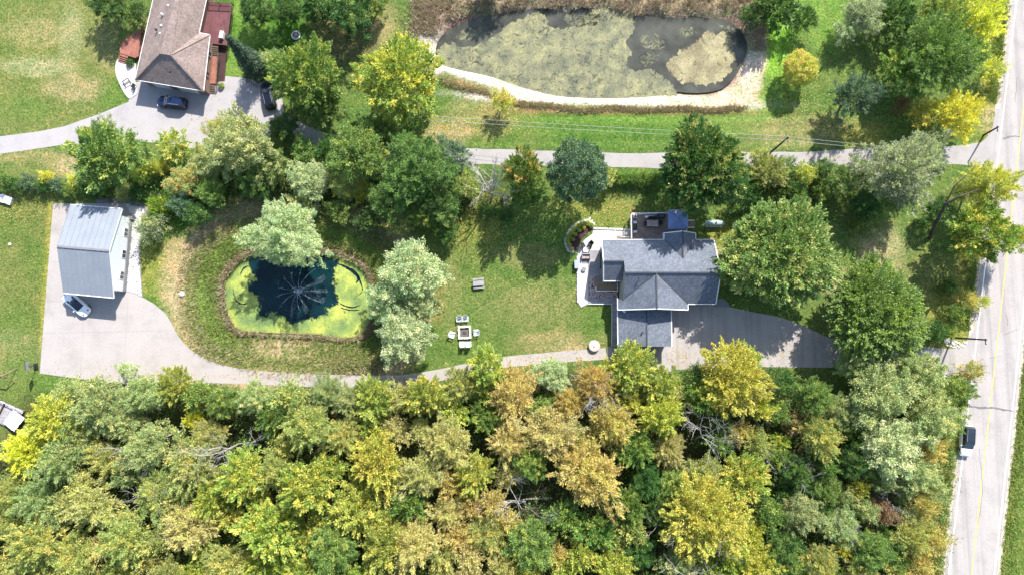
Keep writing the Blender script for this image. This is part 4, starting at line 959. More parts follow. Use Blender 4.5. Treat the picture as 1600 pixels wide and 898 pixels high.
for x, y, c in ((247,69,'white'),(249,51.5,'white'),(250.7,39,'white'),(251.5,21,'white'),(242,45,'darkgrey'),(251,92,'white'),(263.5,93,'white'),(264,111,'darkgrey'),(262,8,'white')):
    p = G(x, y, E2+2.2); zz = E2+2.2
    MB().box(p.x,p.y,zz-.35,.26,.26,.4).tube([(p.x,p.y,zz-.2),(p.x,p.y,zz-.08)], .13, 8).build('roof_vent', M[c], nh)
rz_ = math.atan2(ux.y, ux.x)
# its decks
rd = empty('red_deck', (*G2(205,70),0), 0, 'red brown angled wooden deck on the left side of the brown house', 'deck')
def polydeck(par, pts, z, mat, ang, w=.14):
    P = [G2(x, y, z) for x, y in pts]; ca, sa = math.cos(ang), math.sin(ang)
    loc = [(x*ca+y*sa, -x*sa+y*ca) for x, y in P]; mn = min(p[0] for p in loc); mx = max(p[0] for p in loc); mb = MB(); x = mn
    while x < mx:
        xc = x+w/2; ys = []
        for i in range(len(loc)):
            (x1,y1),(x2,y2) = loc[i], loc[(i+1)%len(loc)]
            if (x1 > xc) != (x2 > xc): ys.append(y1+(xc-x1)/(x2-x1)*(y2-y1))
        if len(ys) >= 2:
            y0, y1 = min(ys), max(ys); c = ((xc)*ca-(y0+y1)/2*sa, xc*sa+(y0+y1)/2*ca); mb.box(c[0], c[1], z-.02-random.uniform(0,.008), w-.014, y1-y0, .04, ang)
        x += w
    ch(mb.build('deck_boards', mat), par)
    o_ = MB().prism([((x-sum(p[0] for p in P)/len(P))*.96+sum(p[0] for p in P)/len(P), (y-sum(p[1] for p in P)/len(P))*.96+sum(p[1] for p in P)/len(P)) for x, y in P], .02, z-.06).build('skirt', mat); ch(o_, par)
polydeck(rd, [(188,67),(221,44),(216,88),(211,91),(187,83.5)], .7, M['reddeck'], rz_)
for k in range(4):
    a_ = G(187-k*.8, 86+k*3, .6-.15*k); b_ = G(200-k*.8, 90+k*3, .6-.15*k); ch(MB().bar(a_, b_, .28, .05).build('stair_tread', M['reddeck']), rd)
md = empty('maroon_deck', (*G2(338,35),0), 0, 'dark maroon deck with railing on the right side of the brown house', 'deck')
polydeck(md, [(319,4),(361,6),(353.5,71),(328,68.5),(328,53),(312,51)], 1.0, M['maroon'], rz_)
railing(md, [(320,3),(361.5,5),(354,71.5)], 1.0, 1.0, 'bark', 1.8)
for k in range(5): ch(MB().bar(G(330.5,73+k*3,.95-.1*k), G(341,74+k*3,.95-.1*k), .26, .05).build('stair_tread', M['bark']), md)
rp = empty('entry_ramp', (*G2(333,108),0), 0, 'orange brown plank walkway with dark rail beside the brown house', 'walkway')
polydeck(rp, [(331.5,86),(339.5,86.5),(336.5,131),(326.5,131)], .45, M['reddeck'], rz_)
railing(rp, [(341,84),(337.5,131)], .45, .9, 'bark', 1.5)
for k in range(4): ch(MB().bar(G(326.5,134+k*3.5,.4-.1*k), G(336,135+k*3.5,.4-.1*k), .28, .05).build('stair_tread', M['bark']), rp)
o_ = sheet('planting_bed', [(342,75),(355,77),(351,127),(338.5,128)], .05, M['mulch'], thick=.1)
cp = sheet('curved_patio', [(183.5,93),(196,98),(212,100),(211,126),(214.5,145),(207,152),(201,154),(193,144),(186,130),(181,117),(180,105)], .09, M['patio'], 3, .15)
bx = empty('deck_box', (*G2(347.5,56,1.2),1.0), rz_, 'white lidded box against the railing of the maroon deck', 'box')
MB().box(0,0,.3,.55,1.1,.6).build('body', M['white'], bx); MB().box(0,0,.63,.62,1.18,.07).build('lid', M['rock'], bx)
lg = empty('patio_bench', (*G2(198,129,.3),.09), math.radians(35), 'dark framed bench on the curved white patio', 'bench')
for s in (-1,1): MB().box(0,s*.35,.42,1.1,.1,.05).build('seat_rail', M['black'], lg); MB().box(s*.5,0,.2,.07,.7,.06).box(s*.5,.33,.2,.06,.06,.4).box(s*.5,-.33,.2,.06,.06,.4).build('leg_frame', M['black'], lg)
c2 = copy_tree(pc); c2.location = (*G2(209,135,.3), .09); c2.rotation_euler.z = 1.0; c2['label'] = 'black chair on the curved white patio beside the brown house'; c2['group'] = 'furniture on the curved patio'

# ------------------------------------------------------------------ cars (front towards +y)
def car(name, Lc, Wc, Hc, paint, label, cat, kind='suv'):
    r = empty(name, (0,0,0), 0, label, cat); h = Lc/2
    if kind == 'suv':
        # stations: y, halfwidth, z hood/belt height
        st = [(-h,.72,.86),(-h+.12,.9,.98),(-h+.5,.98,1.02),(-.9,1,1.02),(.3,1,1.0),(h-1.35,.98,.98),(h-.8,.95,.92),(h-.25,.86,.82),(h,.66,.66)]
        cab = [(-h+.14,.62,1.0),(-h+.45,.74,Hc*.96),(-h+1.1,.76,Hc),(-.1,.76,Hc),(.35,.73,Hc*.96),(1.15,.78,1.0)]
    else:
        st = [(-h,.80,.72),(-h+.15,.96,.88),(-h+.6,1,.93),(-h+1.1,1,.92),(-.3,.93,.80),(.6,.96,.78),(h-1.15,1.0,.80),(h-.75,.99,.76),(h-.4,.9,.62),(h-.12,.72,.5),(h,.5,.42)]
        cab = [(-h+1.1,.3,.88),(-h+1.4,.45,1.05),(-.45,.52,Hc),(0,.52,Hc*.98),(.25,.52,Hc*.93),(.95,.55,.80)]
    W2 = Wc/2; v = []; n = 10
    for y, hw_, z in st:
        hw2 = W2*hw_
        v += [(-hw2*.9,y,.2),(-hw2,y,.35),(-hw2,y,z*.72),(-hw2*.95,y,z*.93),(-hw2*.75,y,z),(hw2*.75,y,z),(hw2*.95,y,z*.93),(hw2,y,z*.72),(hw2,y,.35),(hw2*.9,y,.2)]
    f = [(i*n+k, (i+1)*n+k, (i+1)*n+(k+1)%n, i*n+(k+1)%n) for i in range(len(st)-1) for k in range(n)]
    f += [tuple(range(n)), tuple(range((len(st)-1)*n, len(st)*n))[::-1]]
    body = obj('body', v, f, paint, r, True)
    # glasshouse loft: bottom ring at belt, narrower top
    v = []; zb = .97 if kind == 'suv' else .8
    for y, hw_, z in cab:
        hb = W2*(.86 if kind == 'suv' else .66); ht_ = W2*hw_
        zz = max(z, zb+.02); t = min(1, (zz-zb)/(Hc-zb)+.001); ht2 = hb+(ht_-hb)*t
        v += [(-hb,y,zb-.1),(-ht2,y,zz-.03),(-ht2*.85,y,zz),(ht2*.85,y,zz),(ht2,y,zz-.03),(hb,y,zb-.1)]
    n = 6; f = [(i*n+k, (i+1)*n+k, (i+1)*n+(k+1)%n, i*n+(k+1)%n) for i in range(len(cab)-1) for k in range(n)]
    f += [tuple(range(n)), tuple(range((len(cab)-1)*n, len(cab)*n))[::-1]]
    obj('windows', v, f, M['glass'], r)
    # roof panel
    rt = [(c[0], c[1], c[2]) for c in cab[1:-1]]; v = []
    for y, hw_, z in rt: v += [(-W2*hw_*.86,y,z+.012),(W2*hw_*.86,y,z+.012)]
    obj('roof_panel', v, [(2*i,2*i+1,2*i+3,2*i+2) for i in range(len(rt)-1)], M['glass'] if paint is M['carwhite'] else paint, r)
    if kind == 'suv':
        for s in (-1,1): MB().bar((s*W2*.62,-h+.7,Hc+.05),(s*W2*.62,.1,Hc+.05),.05,.05).build('roof_rail', M['midgrey'], r)
        MB().box(0,h-.05,.5,1.1,.06,.22).build('grille', M['black'], r)
    else:
        MB().box(0,-h+1.0,.965,.62,.75,.03,0,.1).build('engine_cover', M['carwhite'], r); MB().box(-.5,-h+1.25,.95,.22,.6,.04).box(.5,-h+1.25,.95,.22,.6,.04).build('side_intake', M['black'], r)
        MB().box(.0,h-.85,.72,.2,.2,.02).build('hood_badge', M['black'], r); MB().box(0,-h+.12,.93,1.5,.22,.04).build('spoiler', M['carwhite'], r)
        for s in (-1,1): MB().box(s*.55,h-.55,.63,.26,.45,.05,s*.5).build('hood_vent', M['black'], r)
    rw = .36 if kind == 'suv' else .33
    for s in (-1,1):
        for y in (-h+.85, h-.9):
            wl_ = empty('wheel', (s*(W2-.12), y, rw)); wl_.parent = r
            MB().tube([(-.11,0,0),(.11,0,0)], rw, 16).build('tyre', M['rubber'], wl_); MB().tube([(s*.08,0,0),(s*.125,0,0)], rw*.62, 12).build('rim', M['rim'], wl_)
        (MB().box(s*(W2*.70),h-.16,.66,.3,.2,.1,-s*.35) if kind=='suv' else MB().box(s*W2*.66,h-.52,.60,.14,.34,.06,s*.5,-.25)).build('headlight', M['lens'], r); MB().box(s*(W2*.66),-h+.05,.78,.26,.1,.14).build('tail_light', M['red'], r)
        MB().box(s*(W2+.02),.75 if kind=='suv' else .5,1.0 if kind=='suv' else .84,.2,.12,.11).build('wing_mirror', paint, r)
    return r
c = car('parked_suv', 4.6, 1.88, 1.65, M['carblue'], 'dark blue SUV parked in the shade before the brown house', 'car'); c.location = (*G2(268.5,160.5,.7),.01); c.rotation_euler.z = math.pi/2-math.radians(6)
c = car('parked_car', 4.5, 1.85, 1.5, M['carblack'], 'dark car parked at the end of the upper driveway under trees', 'car'); c.location = (*G2(419,150,.7),.01); c.rotation_euler.z = math.radians(15)
c = car('sports_car', 4.55, 1.95, 1.2, M['carwhite'], 'white two seat sports car parked at the corner of the barn', 'sports car', 'sport'); c.location = (*G2(120.5,475.5,.6),.03); c.rotation_euler.z = math.radians(-131)
c = car('driving_suv', 4.7, 1.9, 1.65, M['carwhite'], 'white SUV with dark glass roof driving on the paved road', 'white car'); c.location = (*G2(1511,688,.8),.035); c.rotation_euler.z = math.radians(180-7)

# ------------------------------------------------------------------ poles and wires
def upole(bx_, by_, tx, ty, hgt, lb, arm=0.0):
    b = G(bx_, by_, 0); t = G(tx, ty, hgt)
    r = empty('utility_pole', b, 0, lb, 'utility pole', 'utility poles carrying the wires')
    d_ = t-b; MB().tube([(0,0,0), tuple(d_)], [.16,.11], 10).build('pole', M['pole'], r)
    MB().box(d_.x, d_.y-.25, d_.z-.25, .1, .9, .1).build('crossarm', M['pole'], r)
    for s in (-.6,.1): MB().tube([(d_.x,d_.y+s,d_.z-.2),(d_.x,d_.y+s,d_.z)], .05, 6).build('insulator', M['rim'], r)
    return t
T1 = upole(1203.5,239,1232,214.5,7.0,'dark utility pole standing at the lane edge beside the upper lawn')
T2 = upole(1487,527,1541.5,530.5,8.0,'tall dark utility pole leaning over the road at the driveway entrance')
T3 = upole(1537,211.5,1560,198.5,4.5,'short dark pole at the corner of the lane and the road')
T0 = upole(514,182,524,172,4.0,'pole half hidden between the trees above the fountain pond')
def wire(a, b, sag, lb):
    P = []
    for k in range(25):
        t = k/24; p = a.lerp(b, t); P.append((p.x, p.y, p.z-sag*4*t*(1-t)))
    tag(MB().tube(P, .022, 4).build('overhead_wire', M['wire']), lb, 'wire', 'overhead wires above the upper lawn')
TE = G(1440,234,7.0)
wire(T0+Vector((0,.1,0)), T1+Vector((0,.1,0)), .7, 'upper of two thin wires strung across the upper lawn'); wire(T0-Vector((0,.6,0)), T1-Vector((0,.5,0)), .7, 'lower of two thin wires strung across the upper lawn')
wire(T1+Vector((0,.1,0)), TE, .3, 'upper thin wire from the lane pole towards the grey willow'); wire(T1-Vector((0,.5,0)), TE-Vector((0,.4,0)), .3, 'lower thin wire from the lane pole towards the grey willow')
# roadside mailbox
mbx = empty('mailbox', (*G2(1517,596),0), 0, 'small roadside mailbox on a post at the road edge below the driveway', 'mailbox')
MB().box(0,0,.55,.1,.1,1.1).build('post', M['wood'], mbx); MB().box(.05,0,1.2,.5,.22,.24).build('box', M['midgrey'], mbx)
# basketball hoop
hp = empty('basketball_hoop', (*G2(62,571),0.03), math.radians(-80), 'black portable basketball hoop at the lower left corner of the pad', 'basketball hoop')
MB().box(0,-.5,.12,.9,.6,.22).build('base', M['black'], hp); MB().tube([(0,-.4,.2),(0,0,2.7)], .06, 8).build('pole', M['black'], hp)
MB().box(0,.25,3.0,1.3,.05,.85).build('backboard', M['midgrey'], hp); MB().bar((-.66,.22,3.42),(.66,.22,3.42),.08,.07).bar((-.66,.22,2.58),(.66,.22,2.58),.08,.07).build('backboard_frame', M['black'], hp)
MB().tube([(.24*math.cos(a),.52+.24*math.sin(a),2.75) for a in [k*math.pi/8 for k in range(17)]], .03, 5).build('rim', M['black'], hp)
MB().tube([(0,0,2.7),(0,.25,3.0)], .05, 6).build('arm', M['black'], hp)
# swing set at left edge
sw = empty('swing_set', (*G2(2,584),0), math.radians(-4), 'wooden swing set frame at the left edge of the lawn', 'swing set')
MB().bar((-2.4,0,2.3),(2.1,0,2.3),.12,.14).build('beam', M['wood'], sw)
for s in (-2.2,2.0):
    for t in (-1,1): MB().bar((s+(.3 if s > 0 else -.3),t*1.1,0),(s,0,2.3),.1,.1).build('leg', M['wood'], sw)
for s in (-1.2,0,1.1):
    st_ = MB().box(s,0,.5,.45,.18,.04).build('swing_seat', M['black'], sw)
    for t in (-.2,.2): MB().bar((s+t,0,.5),(s+t,0,2.3),.02,.02).build('chain', M['midgrey'], st_)
# fenced platform with white sheet, bottom-left
pf = empty('wooden_platform', (*G2(8,645),0), math.radians(-24), 'low railed wooden platform at the left edge beside the white cover', 'platform')
for k in range(16): MB().box(-2.6+.34*k,0,.3,.32,3.2,.05).build('plank', M['greywood'], pf)
MB().bar((-2.8,1.65,.95),(2.9,1.65,.95),.1,.07).build('handrail', M['rock'], pf)
for k in range(5): MB().box(-2.7+1.35*k,1.65,.5,.1,.1,.95).build('post', M['wood'], pf)
MB().box(-.4,0,.5,.12,3.2,.4).build('cross_beam', M['bark'], pf)
v = []; f = []; nn_ = 9
for i in range(nn_):
    for j in range(nn_):
        x = -1.1+2.2*i/(nn_-1); y = -1.25+2.5*j/(nn_-1); v.append((x+random.uniform(-.06,.06), y+random.uniform(-.06,.06), .55+.35*math.exp(-(x*x+y*y)/1.6)+random.uniform(-.04,.04)))
        if i and j: a_ = (i-1)*nn_+j-1; f.append((a_,a_+nn_,a_+nn_+1,a_+1))
tag(obj('white_cover', v, f, M['white'], None, True, loc=(*G2(27,656),0.1), rotz=math.radians(-35)), 'bright white sheet cover lying beside the wooden platform', 'cover')
# small things
v = empty('boat', (*G2(10,312),0), math.radians(70), 'small white covered dinghy under the hedge at the left edge', 'boat')
MB().add([(-.5,-1.2,.1),(.5,-1.2,.1),(.5,.5,.1),(0,1.4,.15),(-.5,.5,.1),(-.62,-1.25,.5),(.62,-1.25,.5),(.65,.5,.52),(0,1.6,.6),(-.65,.5,.52)], [(4,3,2,1,0),(0,1,6,5),(1,2,7,6),(2,3,8,7),(3,4,9,8),(4,0,5,9)]).build('hull', M['white'], v)
MB().box(0,-.3,.42,1.1,.3,.05).build('bench_seat', M['greywood'], v); MB().add([(-.6,-1.2,.5),(.6,-1.2,.5),(.5,0,.62),(-.5,0,.62)], [(0,1,2,3)]).build('cover', M['siding'], v)
rb = empty('ring_planter', (*G2(463.5,57.5),0), 0, 'white ring shaped basin on the dark lawn above the trees', 'basin')
MB().tube([(.66*math.cos(a),.66*math.sin(a),.45) for a in [k*math.pi/12 for k in range(25)]], .09, 6).build('rim', M['white'], rb); MB().tube([(0,0,0),(0,0,.2),(0,0,.4)], [.2,.3,.62], 16).build('bowl', M['midgrey'], rb)
def boulder(px, py, r, lb, mat='rock'):
    bm = bmesh.new(); bmesh.ops.create_icosphere(bm, subdivisions=2, radius=r)
    for q in bm.verts: q.co *= random.uniform(.82,1.12); q.co.z *= .65
    me = bpy.data.meshes.new('boulder'); bm.to_mesh(me); bm.free(); me.materials.append(M[mat]); o_ = bpy.data.objects.new('boulder', me); C.objects.link(o_)
    o_.location = (*G2(px, py), r*.4); tag(o_, lb, 'boulder')
boulder(285,459.5,.42,'pale boulder alone on the grass left of the fountain pond'); boulder(16,382,.25,'small pale stone in the left field')
boulder(705,598,.3,'pale stone under the trees at the edge of the long drive')

# ------------------------------------------------------------------ vegetation meshes
def quads_mesh(name, V, lr, cr, mat):
    """V: (n,4,3) quads"""
    n = len(V); me = bpy.data.meshes.new(name); me.vertices.add(n*4); me.vertices.foreach_set('co', V.reshape(-1).astype(np.float32))
    me.loops.add(n*4); me.loops.foreach_set('vertex_index', np.arange(n*4, dtype=np.int32)); me.polygons.add(n); me.polygons.foreach_set('loop_start', np.arange(0, n*4, 4, dtype=np.int32))
    me.update(); a = me.attributes.new('leaf_rand', 'FLOAT', 'FACE'); a.data.foreach_set('value', lr.astype(np.float32))
    a = me.attributes.new('clump_rand', 'FLOAT', 'FACE'); a.data.foreach_set('value', cr.astype(np.float32)); me.materials.append(mat); return me
def unit(a): return a/np.maximum(np.linalg.norm(a, axis=-1, keepdims=True), 1e-6)
def leaves_from(P, axis, L, Wd, rng, lr, cr):
    n = len(P); up = np.tile([0,0,1.0], (n,1))+rng.normal(0, .55, (n,3)); side = unit(np.cross(axis, up)); L = L[:,None]; Wd = Wd[:,None]
    return np.stack([P, P+axis*L*.5+side*Wd*.5, P+axis*L, P+axis*L*.5-side*Wd*.5], 1)
def crown(name, R, Hh, ncl, nlf, L, Wd, seed, style):
    rng = np.random.RandomState(seed)
    i = np.arange(ncl)+.5; z = 1-1.45*i/ncl; ph = i*2.399963+rng.normal(0,.25,ncl); z = np.clip(z+rng.normal(0,.06,ncl), -.5, 1)
    r = np.sqrt(np.maximum(0, 1-z*z)); D = np.stack([r*np.cos(ph), r*np.sin(ph), z], 1)
    lob = 1+.13*np.sin(3*ph+rng.rand()*6)+.09*np.sin(5*ph+rng.rand()*6)+.07*np.sin(2*ph+rng.rand()*6)
    f_ = math.sqrt(110/ncl)
    if style == 'maple': u = rng.uniform(.62, .97, ncl)*lob; ar, at = .22*f_, .112*f_
    elif style == 'willow': u = rng.uniform(.5, .95, ncl)*(1+(lob-1)*1.4); ar, at = .18*f_, .145*f_
    elif style == 'ash': u = rng.uniform(.45, .97, ncl)*(1+(lob-1)*1.5); ar, at = .23*f_, .115*f_
    elif style == 'dome': u = rng.uniform(.70, .97, ncl)*(1+(lob-1)*.75); ar, at = (.115, .072) if R > 6 else (.19, .115)
    else: u = rng.uniform(.84, .96, ncl)*(1+(lob-1)*.3); ar, at = .13*f_, .15*f_
    cc = D*u[:,None]*np.array([R,R,Hh])*(1-ar*.5)
    clr = rng.rand(ncl); csz = rng.uniform(.7, 1.3, ncl)
    k = np.repeat(np.arange(ncl), nlf); n = len(k)
    v = unit(rng.normal(0,1,(n,3)))*(rng.rand(n,1)**.45)
    if style not in ('round',):
        nt_ = 10; TW = unit(rng.normal(0,1,(ncl,nt_,3))+np.array([.55,0,0])); tj = rng.randint(0, nt_, n); tt = rng.rand(n)**.6
        v = TW[k, tj]*tt[:,None]*1.12+rng.normal(0, .2 if style == 'willow' else .12, (n,3))
    rad = unit(D*np.array([1,1,.8])+np.array([0,0,.15]))
    t1 = unit(np.cross(rad, [0.1,0.2,1.0])); t2 = np.cross(rad, t1)
    sc = (csz*R)[k][:,None]
    taper = 1-.55*v[:,0:1]
    P = cc[k]+(rad[k]*v[:,0:1]*ar+t1[k]*v[:,1:2]*at*taper+t2[k]*v[:,2:3]*at*taper*.8)*sc
    outw = unit(rad[k]*v[:,0:1]+t1[k]*v[:,1:2]+t2[k]*v[:,2:3])
    ax = {'maple':(1.0,.7,.45,-.15), 'willow':(.4,.9,.8,-.25), 'ash':(.8,.7,.6,0.0), 'dome':(1.0,.7,.4,-.1), 'round':(.3,.9,.7,0)}[style]
    axis = unit(rad[k]*ax[0]+outw*ax[1]+rng.normal(0,ax[2],(n,3))+np.array([0,0,ax[3]]))
    V = leaves_from(P, axis, L*rng.uniform(.6,1.35,n), Wd*rng.uniform(.7,1.3,n), rng, None, None)
    # inner foliage that closes the crown
    nf = int(n*(.45 if style in ('round', 'dome') else .22)); dv = unit(rng.normal(0,1,(nf,3))); dv[:,2] = np.abs(dv[:,2])*1.0-.15; ur = rng.uniform(.35,.84,nf)[:,None]
    Pf = dv*ur*np.array([R,R,Hh])*.95; Vf = leaves_from(Pf, unit(dv+rng.normal(0,.7,(nf,3))), L*rng.uniform(.7,1.4,nf), Wd*rng.uniform(.8,1.4,nf), rng, None, None)
    V = np.concatenate([V, Vf]); k = np.concatenate([k, rng.randint(0, ncl, nf)]); n += nf
    # lower the flat bottom
    V[...,2] = np.where(V[...,2] < -Hh*.45, -Hh*.45+(V[...,2]+Hh*.45)*.3, V[...,2])
    return quads_mesh(name, V, rng.rand(n), np.clip(clr[k]+rng.normal(0,.05,n),0,1), M['leaf'])
def trunk_mesh(name, R, Hc, zc, nl, seed, thick):
    rnd = random.Random(seed); mb = MB(); mb.tube([(0,0,-.2),(0.05,0,zc*.5),(0,.05,zc),(0.1,0,zc+Hc*.4)], [thick*1.3,thick,thick*.75,thick*.4], 7)
    for i in range(nl):
        a = i*2.4+rnd.uniform(-.3,.3); e = rnd.uniform(.25,1.0); z0 = zc*rnd.uniform(.55,1.0); L_ = R*.75
        p = [(0,0,z0)]
        for t in (.35,.7,1): p.append((math.cos(a)*L_*t*math.cos(e*t*.9)+rnd.uniform(-.1,.1)*R*.3, math.sin(a)*L_*t*math.cos(e*t*.9)+rnd.uniform(-.1,.1)*R*.3, z0+Hc*.8*t*math.sin(e)+.2))
        mb.tube(p, [thick*.45,thick*.32,thick*.2,thick*.07], 5)
        for q in range(2):
            b = a+rnd.uniform(-.9,.9); s = p[2]; mb.tube([s, (s[0]+math.cos(b)*R*.25, s[1]+math.sin(b)*R*.25, s[2]+Hc*.25)], [thick*.16,thick*.04], 4)
    me = bpy.data.meshes.new(name); me.from_pydata(mb.v, [], mb.f); me.materials.append(M['bark']); me.update(); return me
# crowns by style and size: R (m), clumps, leaves per clump
SIZES = {'L': (8.0, 330, 135, .33, .145), 'M': (4.6, 120, 145, .28, .125), 'S': (2.1, 46, 75, .23, .10)}
CR = {}
for si, (R_, nc, nl_, L_, W_) in SIZES.items():
    for st_ in ('maple', 'willow', 'ash', 'round', 'dome'):
        CR[si, st_] = []
        for sd_ in range(3 if si == 'M' else 2):
            if st_ in ('round','dome') and sd_: break
            nc2, nl2, Lx, Wx = nc, nl_, L_, W_
            if st_ == 'willow': nc2, nl2, Lx, Wx = int(nc*1.0), int(nl_*1.25), L_*.74, W_*.85
            if st_ == 'round': nc2, nl2, Lx, Wx = int(nc*1.6), int(nl_*.7), L_*.6, W_*1.15
            if st_ == 'ash': Wx = W_*.7
            if st_ == 'dome': nc2, nl2, Lx, Wx = int(nc*1.9), int(nl_*.62), L_, W_
            CR[si, st_].append(crown('crown', R_, R_*.72, nc2, nl2, Lx, Wx, 100+sd_*7+len(CR)*13, st_))
TRK = {si: [trunk_mesh('trunk', SIZES[si][0], SIZES[si][0]*.72, SIZES[si][0]*{'L':.55,'M':.75,'S':.7}[si], 8, k, {'L':.34,'M':.2,'S':.09}[si]) for k in range(2)] for si in SIZES}

COL = dict(
 P=((.34,.41,.18),(.47,.50,.23)), W=((.40,.48,.26),(.52,.58,.36)), G=((.17,.27,.07),(.32,.40,.10)), D=((.07,.155,.04),(.14,.24,.055)),
 Y=((.56,.54,.11),(.42,.48,.11)), L=((.36,.43,.10),(.54,.53,.13)), O=((.56,.445,.17),(.52,.48,.16)), T=((.54,.49,.22),(.46,.48,.17)),
 K=((.36,.40,.14),(.52,.50,.16)), R=((.30,.19,.12),(.3,.26,.12)), B=((.11,.19,.12),(.17,.27,.15)), X=((.36,.38,.25),(.30,.36,.17)),
 Z=((.66,.62,.08),(.60,.62,.13)), E=((.19,.31,.055),(.44,.48,.09)))
NAME = dict(P='pale green', W='silvery green', G='mid green', D='dark green', Y='yellow', L='lime green', O='orange tan', T='tan brown', K='olive', R='dark red', B='blue green', X='grey', Z='bright yellow', E='fresh green')
trees = []
def tree(px, py, d, col, style, label, cat='tree', name=None, h=None, accent=None, amt=None, group=None, squash=1.0, lean=0.0):
    rp_ = d*0.05*(.93 if style in ('round','dome') else .87); h = h or max(1.0, min(14, rp_*1.5+1.3)); zc = h*(.58 if cat == 'tree' else .4)
    p = G(px, py, zc); s = 'L' if rp_ > 5.4 else ('M' if rp_ > 2.6 else 'S'); R0 = SIZES[s][0]
    var = random.choice(CR[s, style]); sc = rp_/R0
    name = name or ('shrub' if cat in ('shrub','hedge') else {'maple':'maple_tree','willow':'willow_tree','ash':'leafy_tree','round':'round_tree','dome':'maple_tree'}[style])
    r = empty(name, (p.x, p.y, 0), 0, label, cat, group)
    c = bpy.data.objects.new('crown', var); C.objects.link(c); c.parent = r; c.location = (0,0,zc)
    a = random.uniform(0, 6.283); zs = (h-zc)/(R0*.72)
    vx = random.uniform(.88,1.12) if group == 'trees of the wood' else 1; c.scale = (sc*vx*(1 if random.random() < .5 else -1), sc*squash/vx, max(zs, sc*.6)); c.rotation_euler = (lean*random.uniform(-.5,.5), lean*random.uniform(-.5,.5), a if squash == 1 else 0)
    cc, ac = COL[col]; j = random.uniform(.9,1.12); c.color = tuple(q*j*random.uniform(.95,1.05) for q in cc)+(1,)
    ac = COL[accent][0] if accent else ac; c['accent'] = [float(q) for q in ac]; c['accent_amount'] = float(amt if amt is not None else .3)
    t = bpy.data.objects.new('trunk', random.choice(TRK[s])); C.objects.link(t); t.parent = r; zt = SIZES[s][0]*{'L':.55,'M':.75,'S':.7}[s]
    t.scale = (sc, sc, zc/zt*.8); t.rotation_euler.z = random.uniform(0,6)
    trees.append((px, py, d)); return r
T = tree
# open-grown trees
T(1218,397,182,'G','dome','huge round green maple right of the main house roof',accent='K',amt=.35,h=12)
T(1368,487,160,'G','dome','large green maple above the driveway between the big maple and the road',accent='E',amt=.3,h=11)
T(1097,262,142,'D','dome','large dark green tree above the deck and gas tank',accent='K',amt=.3,h=14)
T(902,268,102,'B','round','dense round blue green tree left of the long grey lane stretch',h=14)
T(943,277,44,'K','maple','small olive tree tucked behind the round blue green tree')
T(818,268,76,'G','maple','green tree with orange tips left of the round blue green tree',accent='O',amt=.33,h=12.5)
T(822,302,62,'G','maple','small green tree below the orange tipped tree',accent='E',amt=.2)
T(625,125,152,'L','maple','large yellow green maple left of the big pond',accent='Y',amt=.45,h=13)
T(478,118,128,'G','maple','large green tree above the middle trees, right of the parked dark car',accent='L',amt=.4,h=12)
T(505,165,90,'G','ash','green tree squeezed between the yellow green maple and its left neighbour',accent='D',amt=.4)
T(445,200,60,'D','willow','dark green tree just below the parked dark car'); T(425,95,50,'P','ash','pale green tree beside the dark spruce')
T(545,15,105,'D','willow','dark green tree cut by the top edge left of the big pond',accent='G',amt=.4); T(500,5,70,'D','maple','dark tree at the top edge right of the maroon deck')
T(585,3,60,'G','willow','small green tree at the top edge beside the pond reeds')
T(447,368,132,'W','willow','pale silvery willow overhanging the top of the fountain pond',h=11); 
T(483,283,82,'W','willow','pale tree above the silvery willow of the fountain pond'); T(470,318,50,'P','willow','small pale tree right above the pond willow')
T(640,424,122,'W','willow','silvery willow right of the fountain pond, upper one of two',h=10); T(632,524,106,'W','willow','silvery willow right of the fountain pond, lower one of two',h=9)
T(655,472,70,'W','willow','small silvery willow filling the gap between the two willows',h=7); T(600,474,74,'W','willow','small pale willow leaning over the right end of the fountain pond')
T(378,225,118,'P','willow','large pale green tree below the brown house driveway',h=11); T(330,250,80,'P','willow','pale green tree left part of the middle trees',accent='K',amt=.3); T(420,262,84,'G','willow','mid green tree between the pale tree and the willow',accent='P',amt=.4)
T(345,205,60,'K','willow','small olive green tree beside the end of the brown house driveway')
T(166,245,124,'G','maple','star shaped green tree above the barn',accent='L',amt=.35,h=10); T(160,212,70,'X','ash','grey green small tree at the edge of the left lane')
T(272,228,58,'L','maple','yellow green tree between the star shaped tree and the pale tree',amt=.3); T(285,285,60,'K','willow','orange tinged tree right above the stones by the barn',accent='O',amt=.5)
T(222,268,44,'L','maple','small yellow green bush right of the star shaped tree','shrub'); T(250,262,36,'Y','ash','small yellow shrub above the gravel bed','shrub')
T(238,358,56,'X','willow','grey green shrub at the stone bed right of the barn','shrub',accent='P',amt=.5); T(252,323,40,'E','maple','bright fresh green shrub above the grey green one by the barn','shrub')
T(236,348,30,'E','ash','small green shrub beside the white barn stones','shrub'); T(282,318,44,'B','willow','dark blue green small tree right of the bright green shrub')
T(560,240,118,'G','willow','green tree below the yellow green maple, leftmost of the dense middle trees',h=11); T(650,262,128,'G','willow','large green tree in the middle of the dense cluster',accent='D',amt=.35,h=12)
T(700,245,80,'B','willow','blue green tree at the right end of the dense cluster'); T(600,208,70,'G','willow','green tree directly under the yellow green maple',accent='P',amt=.3); T(690,318,84,'D','willow','dark green tree at the lower right of the dense cluster',accent='G',amt=.4)
T(610,312,90,'G','willow','mid green tree at the bottom of the dense cluster',accent='D',amt=.4); T(540,285,70,'K','willow','olive tree in the dense cluster above the lawn by the pond',accent='Y',amt=.3); T(515,235,60,'D','ash','dark green tree between two green ones left of the cluster')
